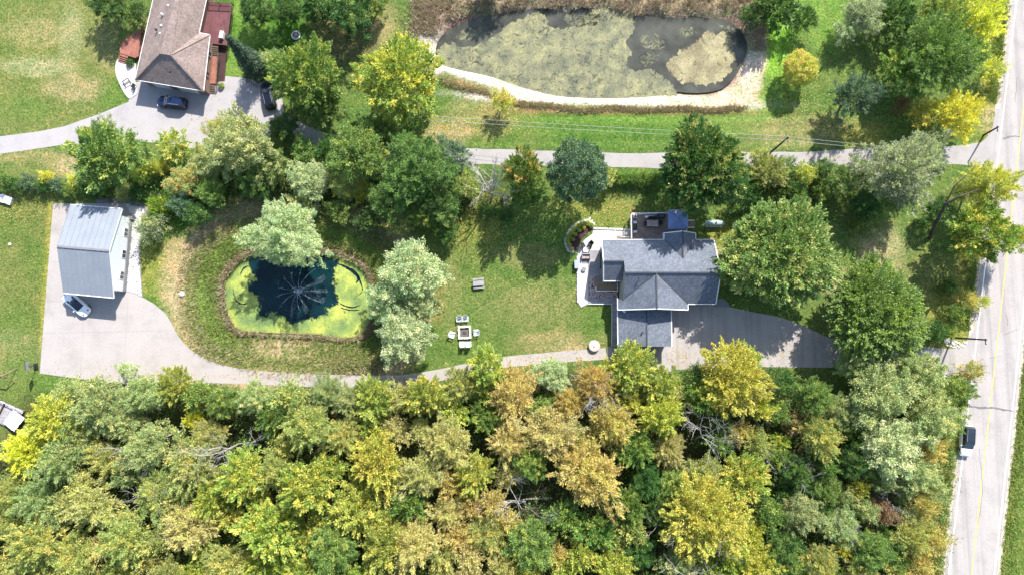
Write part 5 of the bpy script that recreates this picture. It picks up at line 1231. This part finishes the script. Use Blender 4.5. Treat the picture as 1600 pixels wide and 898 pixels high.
T(565,300,42,'Y','ash','small yellow tree inside the dense cluster'); T(505,252,24,'Z','ash','tiny bright yellow tree between the cluster and the pale tree'); T(730,290,56,'K','ash','olive yellow tree left of the bare grey tree',accent='L',amt=.4)
T(660,335,60,'G','willow','low green tree on the shaded lawn edge of the cluster'); T(400,285,70,'D','willow','dark green tree hidden behind the pond willow'); T(330,300,60,'G','willow','green tree at the shaded lawn left of the pond willow')
T(305,275,46,'O','ash','orange brown small tree in the left part of the middle trees',amt=.3)
T(1250,107,62,'Y','round','yellow round tree alone on the upper right lawn',accent='O',amt=.3,h=5.6)
T(1335,150,84,'B','ash','dark grey green tree alone below the pale willow at the top right',h=7.5)
T(1465,85,150,'G','ash','large green tree at the top right beside the road',accent='E',amt=.35,h=12); T(1415,112,90,'E','maple','green tree with yellow tips left of the large roadside tree',accent='L',amt=.4)
T(1530,35,96,'Z','ash','bright yellow tree at the top right corner beside the road',accent='L',amt=.35); T(1545,5,70,'Z','ash','yellow tree at the very top beside the road',accent='Y',amt=.3); T(1470,15,90,'L','ash','lime tree at the top edge near the yellow roadside tree',accent='G',amt=.4)
T(1350,22,78,'X','willow','pale grey willow at the top edge of the right lawn',accent='W',amt=.6); T(1322,50,50,'W','willow','small pale willow just below the top edge'); T(1400,25,78,'D','maple','dark green tree at the top edge between willow and roadside trees',accent='G',amt=.4)
T(1495,180,92,'Z','ash','bright yellow tree right above the grey willow near the lane entrance',accent='Y',amt=.3); T(1440,178,56,'Y','ash','yellow tree left of the bright yellow one by the lane',accent='L',amt=.4); T(1550,110,50,'Z','ash','small yellow tree at the roadside below the big green one',accent='K',amt=.5)
T(1408,165,28,'R','willow','small dark red shrub between the grey green and yellow trees','shrub'); T(1212,12,84,'D','maple','dark green tree cut by the top edge right of the big pond',accent='G',amt=.3); T(1255,30,50,'D','maple','dark tree at the top edge above the yellow round tree'); T(1172,25,44,'D','willow','dark green tree overhanging the right corner of the big pond')
T(1405,268,134,'X','ash','wide grey green willow over the lane near the road',accent='W',amt=.4,h=11); T(1440,240,90,'X','ash','grey half bare tree at the lane right of the wide willow',accent='W',amt=.4)
T(1532,365,110,'E','maple','leaning green and gold tree overhanging the road',accent='Y',amt=.25,h=10,lean=.2); T(1545,290,90,'Y','ash','golden branches of a leaning tree over the road, upper one',accent='L',amt=.5,h=9.5); T(1500,300,44,'K','ash','olive leaning tree left of the golden one')
T(1590,370,50,'Y','ash','golden tip of the leaning tree above the road lines',h=9)
T(1200,268,66,'K','maple','olive tree at the lane right of the large dark green tree',accent='L',amt=.3); T(1258,273,42,'Y','willow','small yellow green tree on the lane edge hedge',accent='L',amt=.4); T(1312,282,64,'G','willow','green tree on the lane edge left of the wide willow',accent='P',amt=.4)
T(1170,300,50,'D','willow','dark shrub between the lane and the huge maple','shrub'); T(1240,300,50,'D','willow','dark shrub on the lane edge above the huge maple','shrub'); T(1285,300,44,'G','willow','green shrub at the upper right of the huge maple','shrub')
T(1350,320,60,'D','willow','dark green tree below the wide grey willow'); T(1480,448,34,'D','willow','small dark green shrub in the shade near the road','shrub'); T(1512,470,40,'O','ash','orange brown spindly shrub at the road edge','shrub',accent='K',amt=.4); T(1535,470,22,'Y','ash','thin yellow sprig leaning over the road edge line','shrub'); T(1490,490,40,'G','willow','green shrub beside the orange roadside shrub','shrub'); T(1455,520,44,'D','willow','dark shrub between the large maple and the utility pole','shrub'); T(1335,350,26,'G','willow','small shrub left of the light patch of grass','shrub')
T(1515,580,46,'K','ash','olive shrub at the lower corner of the driveway entrance','shrub',accent='O',amt=.4); T(1480,518,30,'G','ash','green shrub right behind the utility pole','shrub')
T(785,158,46,'Y','ash','small golden tree alone between the big pond and the lawn',accent='O',amt=.5,h=4.8)
T(346,134,11,'L','round','small yellow green bush at the foot of the brown house steps','shrub',h=.9); T(203,98,15,'D','round','small dark green bush on the curved white patio','shrub',h=1.0)
T(170,5,80,'D','willow','dark tree at the top edge left of the brown house',accent='G',amt=.3); T(215,20,44,'D','willow','dark green tree against the brown house at the top edge')
T(400,15,70,'D','willow','dark green tree at the top edge beside the maroon deck',accent='G',amt=.4); T(450,15,64,'D','willow','dark green tree at the top edge above the ring basin'); T(430,60,30,'D','willow','small dark tree beside the white ring basin')
T(770,-25,70,'K','willow','olive brush tree above the top edge of the big pond'); 
for k, (x, y, d, c_, lb) in enumerate([(5,283,34,'G','green'),(25,288,34,'D','dark'),(48,287,34,'B','blue green'),(70,290,32,'D','darker'),(75,278,30,'Z','yellow'),(92,290,32,'B','bluish'),(110,297,30,'G','green')]):
    T(x, y, d, c_, 'willow', '%s hedge shrub above the left field, %s of seven from the left' % (lb, ['first','second','third','fourth','fifth','sixth','seventh'][k]), 'hedge', group='hedge shrubs above the left field', h=2.6)
for k, x in enumerate((952,962,972,982,992,1002,1012,1022,1032)):
    T(x, 279, 27, 'G', 'willow', 'clipped bright green hedge shrub below the lane, %s from the left' % ['first','second','third','fourth','fifth','sixth','seventh','eighth','ninth'][k], 'hedge', group='clipped hedge along the lane', h=2.4, accent='E', amt=.5)
for k, (x, y, c_) in enumerate([(1140,290,'D'),(1155,262,'K'),(1345,262,'G'),(760,330,'D'),(790,335,'D'),(140,296,'D'),(165,300,'D'),(195,300,'K'),(215,302,'D'),(120,285,'Y')]):
    T(x, y, 36, c_, 'willow', NAME[c_]+' undergrowth shrub '+['right of the large dark green tree','at the lane right of the large dark green tree','under the left edge of the wide grey willow','at the foot of the bare grey tree','between the bare tree and the small green tree','just above the barn pad corner','above the left half of the barn roof','above the right half of the barn roof','at the stone bed above the barn','above the left end of the barn roof'][k], 'shrub', h=2.2)
for k, (x, y, d_, c_, lb) in enumerate([(1150,318,44,'D','dark green tree in the gap between deck tree and huge maple'),(1185,245,40,'K','olive tree on the lane just right of the deck tree'),(1225,262,44,'G','green tree on the lane left of the small yellow green one'),(1285,262,40,'D','dark green tree on the lane right of the small yellow green one'),(1365,330,50,'G','green tree under the lower edge of the wide grey willow'),(1460,330,50,'D','dark green tree behind the leaning trunk'),(700,365,40,'D','small dark tree below the right end of the dense cluster'),(575,345,50,'D','dark tree at the lawn edge below the dense cluster'),(310,335,50,'D','small dark tree shading the grass left of the pond willow'),(530,330,50,'G','green tree right of the pond willow'),(475,235,56,'G','green tree between the pale tree and the dense cluster'),(620,350,50,'K','olive tree above the upper of the two silvery willows')]): T(x, y, d_, c_, 'willow', lb, amt=.3)
# yellow green flowering plants in the crescent bed
PL = [(889,383),(887,376),(889,369),(893,363),(898,357),(904,353),(911,350),(918,349),(924,352),(893,389),(895,374),(899,366),(905,360),(912,356)]
for k, (x, y) in enumerate(PL):
    T(x, y, 10 if k < 9 else 8, 'L' if k % 3 else 'P', 'round', ('yellow green' if k % 3 else 'pale green')+' leafy plant in the '+('outer' if k < 9 else 'inner')+' row of the crescent bed, %s from bottom' % ['first','second','third','fourth','fifth','sixth','seventh','eighth','ninth'][k if k < 9 else k-9], 'plant', 'garden_plant', h=.9, group='yellow green plants in the crescent bed' if k % 3 else 'pale green plants in the crescent bed', accent='Z' if k % 2 else 'W', amt=.4)
# dark leaning spruce
def spruce(px, py, hgt, rad, lb):
    rng = np.random.RandomState(5); n = 9000; t = rng.rand(n)**.7; z = hgt*(1-t)*0.95+.3; rr = rad*t*(0.75+.25*np.sin(t*40)); a = rng.rand(n)*6.283
    rr = rr*rng.uniform(.5,1.05,n); P = np.stack([rr*np.cos(a), rr*np.sin(a), z-.15*rr], 1); ax = unit(np.stack([np.cos(a), np.sin(a), -.25+0*a], 1)+rng.normal(0,.25,(n,3)))
    me = quads_mesh('crown', leaves_from(P, ax, rng.uniform(.25,.5,n), rng.uniform(.06,.11,n), rng, None, None), rng.rand(n), rng.rand(n), M['leaf'])
    r = empty('spruce_tree', G(px, py, 0), 0, lb, 'tree'); c_ = bpy.data.objects.new('crown', me); C.objects.link(c_); c_.parent = r; c_.color = (.035,.075,.045,1); c_['accent'] = [.1,.14,.08]; c_['accent_amount'] = .25
    MB().tube([(0,0,0),(0,0,hgt*.9)], [.22,.03], 8).build('trunk', M['bark'], r)
spruce(405,112,13,2.6,'tall dark spruce between the maroon deck and the green trees')
# bare and dead trees
DEAD = [(385,690,40),(275,672,34),(245,640,24),(1075,830,40),(850,778,30),(1095,660,20),(1190,768,22),(735,705,26),(1268,828,24),(1085,690,26),(937,622,24),(1382,788,22),(205,798,30),(1050,865,32)]
def bare(px, py, top, n0, seed, lb, mat='paleb', spread=.45, depth=4, thick=.12, name='bare_tree', dirv=(0,0,1)):
    rnd = random.Random(seed); b = G(px, py, 0); r = empty(name, b, 0, lb, 'dead tree'); tr = MB(); br = MB()
    def grow(p, d, L_, th, k):
        d = d.normalized(); mid_ = p+d*L_*.5+Vector([rnd.gauss(0,.05)*L_ for _ in range(3)]); q = p+d*L_+Vector([rnd.gauss(0,.04)*L_ for _ in range(3)])
        (tr if k == 0 else br).tube([p, mid_, q], [th, th*.8, th*.6], 5 if k < 2 else 3, False)
        if k < depth:
            for i in range(n0 if k == 0 else rnd.randint(2,4)):
                nd = d+Vector([rnd.gauss(0,spread) for _ in range(3)]); grow(p.lerp(q, rnd.uniform(.55,1)), nd, L_*rnd.uniform(.5,.8), th*.55, k+1)
    grow(Vector((0,0,0)), Vector(dirv), top*.38, thick, 0)
    tr.build('trunk', M[mat], r); br.build('branches', M[mat], r)
bare(767,315,13,6,1,'bare grey tree between the dense cluster and the orange tipped tree',thick=.18,spread=.3,depth=4,dirv=(.02,.28,1))
bare(772,292,9,7,2,'pale bushy bare tree just below the bare grey tree crown',spread=.35,dirv=(0,.1,1))
bare(398,690,15,7,3,'white dead tree lying open in the wood below the fountain pond',dirv=(-.5,-.1,.8),spread=.55,thick=.12)
bare(285,672,14,6,4,'pale dead branches in the wood below the barn pad',dirv=(-.6,-.3,.7),spread=.5); bare(252,640,13,4,14,'thin white dead limb in the upper wood below the barn pad',dirv=(-.9,.25,.5))
bare(1075,830,15,9,6,'spiky silver dead tree at the lower middle of the wood',dirv=(.1,.1,1),spread=.6); bare(862,778,20,4,7,'fallen white trunk across a gap in the middle of the wood',dirv=(-1,0,.35),thick=.16)
bare(1090,655,14,5,8,'thin bare branches in the wood below the yellow maple',dirv=(.7,.2,.6)); bare(1190,770,13,5,9,'pale dead twigs right of the yellow trees in the wood',dirv=(.4,.5,.8),spread=.5); bare(728,712,20,3,10,'thin white dead trunk between tan trees in the wood',dirv=(.8,-.4,.5))
bare(1265,830,12,5,11,'small pale dead tree at the lower right of the wood',dirv=(.5,.2,.8)); bare(1085,690,14,6,12,'grey bare brush above the tan trees in the wood',dirv=(0,.3,1)); bare(935,625,14,7,13,'grey bare twigs between golden trees below the garage',dirv=(0,.3,1),spread=.5); bare(1385,790,12,4,15,'thin bare grey branches in the bushy right part of the wood',dirv=(-.5,.4,.7))
bare(200,800,16,4,16,'pale dead limb in the lower left of the wood',dirv=(.8,.4,.6)); bare(1050,870,17,7,17,'silver dead crown at the bottom of the wood',dirv=(.2,-.1,1),spread=.6)
# leaning trunk by the road
lt = empty('leaning_trunk', G(1453,372,0), 0, 'thick dark leaning tree trunk between the grey willow and the road', 'tree trunk')
pts_ = [Vector((0,0,0)), G(1462,350,3)-G(1453,372,0), G(1478,318,5.5)-G(1453,372,0), G(1500,307,7)-G(1453,372,0), G(1530,296,8)-G(1453,372,0)]
MB().tube(pts_, [.32,.27,.22,.16,.08], 8).tube([pts_[2], G(1492,290,7)-G(1453,372,0), G(1515,270,8)-G(1453,372,0)], [.15,.1,.05], 6).build('trunk', M['bark'], lt)

# ------------------------------------------------------------------ the wood
W = []   # px, py, d, colour
for s_ in """1143 592 122 Y;1165 560 50 L;985 575 84 L;960 585 60 Y;1030 600 66 L;930 598 70 O;862 585 64 W;762 575 70 L;800 612 92 O;845 640 60 G;720 600 66 K;664 618 72 L;585 624 78 L;545 625 60 P;512 612 58 P;455 616 56 K;400 622 62 P;350 628 60 G;275 600 60 L;305 655 34 Z;225 616 74 P;200 578 34 W;150 608 50 P;160 640 90 P;85 655 80 Y;45 705 76 Z;100 715 80 P;
955 660 84 O;1032 650 70 Y;1045 700 60 T;990 700 64 G;900 690 70 K;860 672 96 T;760 650 60 G;700 690 84 T;620 668 50 T;590 722 88 Y;660 740 80 T;540 680 70 K;480 665 84 K;430 650 60 G;300 720 90 K;230 700 80 P;380 740 80 L;170 715 70 K;310 615 50 G;
1090 620 56 G;1085 585 46 D;1220 600 56 D;1210 640 50 G;1155 675 44 O;1180 690 50 K;1160 745 86 L;1100 740 70 K;1050 760 64 G;920 740 112 O;830 720 64 G;795 690 66 T;740 740 70 L;700 800 60 T;650 850 80 T;
1100 810 140 Y;1030 800 60 D;980 790 60 G;870 862 36 O;930 830 70 G;830 850 90 G;760 830 70 K;560 790 90 L;600 850 90 L;480 760 90 L;520 860 90 G;420 830 90 L;360 880 80 K;300 820 90 T;250 770 80 K;200 840 84 K;150 790 80 T;120 870 80 K;60 780 80 P;60 850 90 K;20 770 60 K;330 780 60 L;640 790 56 G;
1280 682 74 K;1270 620 64 G;1240 735 60 D;1310 640 60 P;1370 612 110 P;1440 590 84 P;1490 612 66 G;1330 565 60 P;1400 560 70 P;1450 650 90 P;1390 695 110 W;1480 660 56 G;1330 720 64 D;1290 760 60 G;1340 762 32 L;1378 800 46 R;1430 740 70 P;1250 800 70 P;1310 820 70 P;1360 860 70 G;1420 840 60 K;1315 855 26 Z;1440 790 44 O;1460 845 44 O;1280 880 64 K;1220 860 70 D;1200 800 56 G;1180 880 76 Y;1140 870 70 L;1060 880 66 P;1000 860 60 D;960 890 70 L;880 890 50 L;820 900 70 L;1240 660 40 R;1450 700 50 O;1240 890 50 G;1400 900 50 K;1340 900 60 T""".replace('\n', '').split(';'):
    a_ = s_.split(); W.append((float(a_[0]), float(a_[1]), float(a_[2]), a_[3]))
ROWC = [(650,'YPPYPLTLOYTYGLPP'),(690,'YPPKGLTTKTOGLGPP'),(750,'PPKKKLYTOYKLGGPO'),(810,'PTKLLLKOGTDLDPPO'),(860,'KTKLLLLOGKPYGGKO'),(930,'KKKLLLKTGLGLKGOO')]
rs_ = random.Random(11); npts = len(W)
for tries in range(6000):
    x = rs_.uniform(-50, 1500); y = rs_.uniform(600, 960)
    if x > 1500-(y-600)*.08-25: continue
    if x < 60 and y < 700: continue
    if y < 612+12*math.sin(x*.03) : continue
    if 1190 < x < 1250 and y < 600: continue
    d_ = rs_.uniform(44, 66)
    if x > 1190 and y > 660: d_ *= .72
    if any(math.hypot(x-a_[0], y-a_[1]) < (d_+a_[2])*.31 for a_ in W): continue
    if any(math.hypot(x-a_[0], y-a_[1]) < a_[2]+d_*.2 for a_ in DEAD): continue
    row = next((r for yy, r in ROWC if y < yy), ROWC[-1][1]); W.append((x, y, d_, row[max(0, min(15, int(x/100)))]))
LM = [(130,'below the concrete pad'),(300,'below the curve of the long drive'),(450,'below the left half of the fountain pond'),(590,'below the right half of the fountain pond'),(720,'below the two pond willows'),(830,'below the fire pit'),(940,'below the dry lawn corner'),(1060,'below the garage'),(1190,'below the lit driveway'),(1330,'below the shaded driveway'),(3000,'beside the road')]
RW = [(630,'at the top edge of the wood'),(690,'in the upper wood'),(750,'in the middle of the wood'),(815,'in the lower wood'),(2000,'at the bottom of the wood')]
buckets = {}
for t_ in W:
    size = 'tall' if t_[2] > 85 else ('small' if t_[2] < 52 else 'medium'); lm = next(l for x, l in LM if t_[0] < x); rw_ = next(l for y, l in RW if t_[1] < y)
    k_ = (size, t_[3], rw_, lm); buckets.setdefault(k_, []).append(t_)
ORD = ['leftmost','second from left','third from left','fourth from left','fifth from left','sixth from left']
for (size, c_, rw_, lm), L_ in buckets.items():
    L_.sort()
    for i, (x, y, d, _) in enumerate(L_):
        lb = '%s %s tree %s %s' % (size, NAME[c_], rw_.replace(' of the wood','').replace(' wood',' wood').replace('in the middle','in the mid wood').replace('at the top edge','at wood edge').replace('at the bottom','at the bottom'), lm.replace('the curve of the long drive','the drive curve').replace('the left half of the fountain pond','the pond left half').replace('the right half of the fountain pond','the pond right half').replace('the dry lawn corner','the dry lawn'))
        if len(L_) > 1: lb += ', '+(ORD[i] if i < len(L_)-1 or len(L_) > 2 and i < len(L_)-1 else 'rightmost')
        stl = {'P':'willow','W':'willow','G':'willow','D':'willow','T':'ash','O':'ash','Y':'maple','L':'maple','K':'ash','R':'willow','Z':'maple','X':'ash'}[c_]
        if c_ == 'G' and x < 1200: stl = rs_.choice(['maple','willow'])
        if c_ in 'PW' and x < 600: stl = rs_.choice(['ash','willow'])
        T(x, y, d*1.06, c_, stl, lb, group='trees of the wood', h=min(12, max(4.0, d*.07+3+rs_.uniform(-1,1.2))), lean=.4, amt=rs_.uniform(.15,.5))

# undergrowth of the wood and brush
def leaf_stuff(name, label, cat, pts_fn, n, hmax, L_, W_, cols, seed, clump=14):
    rng = np.random.RandomState(seed); PX, PY = pts_fn(rng, n)
    base = np.array([G2(x, y, .3) for x, y in zip(PX, PY)]); n = len(base); k = np.repeat(np.arange(n), clump); m = len(k)
    hh_ = rng.uniform(.3, 1, n)*hmax; P = np.stack([base[k,0]+rng.normal(0,.35,m), base[k,1]+rng.normal(0,.35,m), np.abs(hh_[k]*rng.uniform(.2,1,m))], 1)
    ax = unit(rng.normal(0,1,(m,3))+np.array([0,0,.3])); V = leaves_from(P, ax, L_*rng.uniform(.6,1.3,m), W_*rng.uniform(.6,1.3,m), rng, None, None)
    me = quads_mesh(name, V, rng.rand(m), rng.rand(n)[k], M['leaf']); o_ = bpy.data.objects.new(name, me); C.objects.link(o_); o_.color = (*cols[0],1); o_['accent'] = [float(q) for q in cols[1]]; o_['accent_amount'] = .45
    return tag(o_, label, cat, kind='stuff')
def wood_pts(rng, n):
    x = rng.uniform(-60,1495,n*2); y = rng.uniform(590,960,n*2); ok = (x < 1500-(y-590)*.1) & ~((x < 70) & (y < 690)) & (y > 608+8*np.sin(x*.05)); return x[ok][:n], y[ok][:n]
leaf_stuff('undergrowth', 'dark green undergrowth covering the floor of the wood', 'undergrowth', wood_pts, 7500, 3.2, .30, .16, ((.09,.18,.04),(.18,.24,.07)), 1)
def strip_pts(fn, jit):
    def f(rng, n):
        t = rng.rand(n); p = np.array([fn(q) for q in t]); return p[:,0]+rng.normal(0,jit[0],n), p[:,1]+rng.normal(0,jit[1],n)
    return f
leaf_stuff('roadside_brush', 'orange and green brush between the wood and the road', 'brush', strip_pts(lambda t: (1490-(600+320*t-600)*.118-14, 600+320*t), (11,4)), 700, 1.3, .3, .1, ((.17,.19,.04),(.38,.24,.07)), 2)
leaf_stuff('lane_brush', 'low green brush along the lower side of the gravel lane', 'brush', strip_pts(lambda t: (1120+240*t, 285+6*math.sin(t*20)), (10,10)), 450, 1.6, .3, .16, ((.07,.12,.03),(.2,.2,.05)), 3)
leaf_stuff('cluster_undergrowth', 'dark undergrowth beneath the dense middle trees', 'undergrowth', strip_pts(lambda t: (240+500*t, 285+20*math.sin(t*15)), (14,24)), 1300, 1.8, .32, .17, ((.05,.11,.025),(.12,.17,.04)), 4)
# grass blades and reeds
def blades(name, label, cat, fn, n, h0, h1, mat, seed, spread=.16, per=6, wd=.035, zf=0.0):
    rng = np.random.RandomState(seed); PX, PY = fn(rng, n); base = np.array([G2(x, y) for x, y in zip(PX, PY)]); n = len(base); k = np.repeat(np.arange(n), per); m = len(k)
    P = np.stack([base[k,0]+rng.normal(0,spread,m), base[k,1]+rng.normal(0,spread,m), np.full(m, zf)], 1)
    d = unit(np.stack([rng.normal(0,.45,m), rng.normal(0,.45,m), np.ones(m)], 1)); L_ = rng.uniform(h0,h1,m)[:,None]; s = unit(np.cross(d, rng.normal(0,1,(m,3))))*wd
    V = np.stack([P-s, P+s, P+d*L_+s*.2, P+d*L_-s*.2], 1); me = quads_mesh(name, V, np.clip(rng.rand(n)[k]+rng.normal(0,.1,m),0,1), rng.rand(m), mat); o_ = bpy.data.objects.new(name, me); C.objects.link(o_)
    return tag(o_, label, cat, kind='stuff')
def off_ring(poly, lo, hi):
    Pn = np.array(poly); c_ = Pn.mean(0)
    def f(rng, n):
        i = rng.randint(0, len(Pn), n); t = rng.rand(n)[:,None]; p = Pn[i]*(1-t)+Pn[(i+1)%len(Pn)]*t; d = p-c_; d /= np.linalg.norm(d,axis=1)[:,None]; o_ = rng.uniform(lo,hi,n)[:,None]; q = p+d*o_; return q[:,0], q[:,1]
    return f
mR = make_attr_blades('reed_blades', [(.26,.19,.12),(.42,.33,.20),(.6,.52,.34),(.26,.28,.1)]); mT = make_attr_blades('tan_grass', [(.55,.46,.27),(.66,.57,.4),(.36,.36,.14),(.5,.36,.24)])
mG = make_attr_blades('green_grass', [(.2,.32,.06),(.28,.4,.09),(.42,.44,.15),(.15,.24,.05)]); mD = make_attr_blades('dark_reeds', [(.20,.14,.10),(.5,.4,.3),(.75,.66,.48),(.42,.38,.2)])
blades('pond_reeds', 'brown reeds standing round the edge of the fountain pond', 'reeds', off_ring(FP, -1, 7), 1700, .3, .8, mR, 1)
blades('tall_grass', 'tan and green tall grass in a wide ring outside the fountain pond reeds', 'tall grass', off_ring(FP, 12, 62), 5200, .25, .6, mG, 2)
blades('dry_grass', 'pale dry grass in an outer arc round the fountain pond', 'dry grass', off_ring(FP, 42, 74), 3600, .2, .55, mT, 3)
def top_bank(rng, n):
    x = rng.uniform(660,1195,n); y = np.where(rng.rand(n) < .5, rng.uniform(-25, 14, n), rng.uniform(-10, 30, n)); 
    e = np.array([18+40*max(0,(760-q)/90)**1.3+26*max(0,(q-1120)/60)**1.5+(9 if 930<q<1130 else 0) for q in x]); ok = y < e-5; keep = rng.rand(n) < .55+.45*np.sin(x*.11+2*np.sin(y*.2)); ok &= keep; return x[ok], y[ok]
blades('brown_reeds', 'brown and straw reeds along the top bank of the large pond', 'reeds', top_bank, 5200, .3, .8, mD, 4, .2, 6, .045)
blades('bank_reeds', 'dry brown reeds on the left and right banks of the large pond', 'reeds', lambda r, n: (np.concatenate([r.normal(664,14,n//2), r.normal(1184,6,n//2)]), np.concatenate([r.uniform(0,55,n//2), r.uniform(5,80,n//2)])), 1500, .3, .9, mD, 5)
blades('shore_grass', 'rusty and green grass fringe below the sandy shore of the large pond', 'grass', strip_pts(lambda t: (690+470*t, (126+45*math.sin(min(1,t*2.1)*1.57))+2*math.sin(t*30)), (5,2.2)), 2600, .2, .5, mT, 6)
def verge(rng, n):
    y = rng.uniform(-40,940,n); x = 1587-y*.118-rng.uniform(6,20,n)-np.abs(rng.normal(0,7,n)); ok = ~((y > 160) & (y < 285)) & ~((y > 515) & (y < 600)); return x[ok], y[ok]
blades('verge_grass', 'yellow green grass verge between the trees and the road', 'grass', verge, 6000, .15, .45, mG, 7)
blades('far_verge_grass', 'rough grass beyond the right edge of the road', 'grass', lambda r, n: ((lambda y: (1660-y*.1095+np.abs(r.normal(0,14,n)), y))(r.uniform(-40,940,n))), 3500, .2, .5, mG, 8)
blades('lawn_tufts', 'short grass tufts of the main lawn round the fire pit and picnic table', 'grass', lambda r, n: (r.uniform(675,945,n), r.uniform(380,552,n)), 9000, .05, .14, mG, 9, .1, 3, .025)
blades('field_tufts', 'grass tufts of the left field beside the concrete pad', 'grass', lambda r, n: (lambda x, y: (x[x < 82-(y-318)*.08-3], y[x < 82-(y-318)*.08-3]))(r.uniform(-40,80,n), r.uniform(310,640,n)), 6000, .06, .2, mG, 10, .12, 4, .03)

# fallen leaves
def fallen(name, label, fn, n, seed):
    rng = np.random.RandomState(seed); PX, PY = fn(rng, n); P = np.array([(*G2(x, y), .05) for x, y in zip(PX, PY)]); m = len(P)
    a = rng.rand(m)*6.283; ax = np.stack([np.cos(a), np.sin(a), rng.normal(0,.1,m)], 1); sd = np.stack([-np.sin(a), np.cos(a), rng.normal(0,.1,m)], 1); L_ = rng.uniform(.05,.14,m)[:,None]
    V = np.stack([P-ax*L_, P+sd*L_*.6, P+ax*L_, P-sd*L_*.6], 1)
    o_ = bpy.data.objects.new(name, quads_mesh(name, V, rng.rand(m), rng.rand(m), mL)); C.objects.link(o_); tag(o_, label, 'fallen leaves', kind='stuff')
mL = make_attr_blades('fallen_leaf', [(.5,.4,.08),(.42,.24,.07),(.25,.14,.06),(.55,.5,.16)])
def scat(spots):
    def f(rng, n):
        i = rng.randint(0, len(spots), n); S = np.array(spots)[i]; return S[:,0]+rng.normal(0,1,n)*S[:,2], S[:,1]+rng.normal(0,1,n)*S[:,3]
    return f
fallen('fallen_leaves', 'yellow and brown fallen leaves scattered on the lawns under the open trees', scat([(880,330,60,20),(960,330,40,15),(760,360,40,20),(1380,400,30,25),(1300,430,20,15),(1240,170,40,25),(780,185,30,15),(700,200,30,12),(280,400,30,30),(800,420,60,40),(20,330,40,15)]), 5000, 1)
fallen('drive_leaves', 'small fallen leaves lying on the driveways along the edge of the wood', scat([(200,585,60,6),(420,590,60,5),(620,596,40,4),(870,560,50,4),(1180,560,60,9),(1250,545,30,12),(1290,247,70,5),(350,190,40,12),(1060,560,12,12)]), 1500, 2)
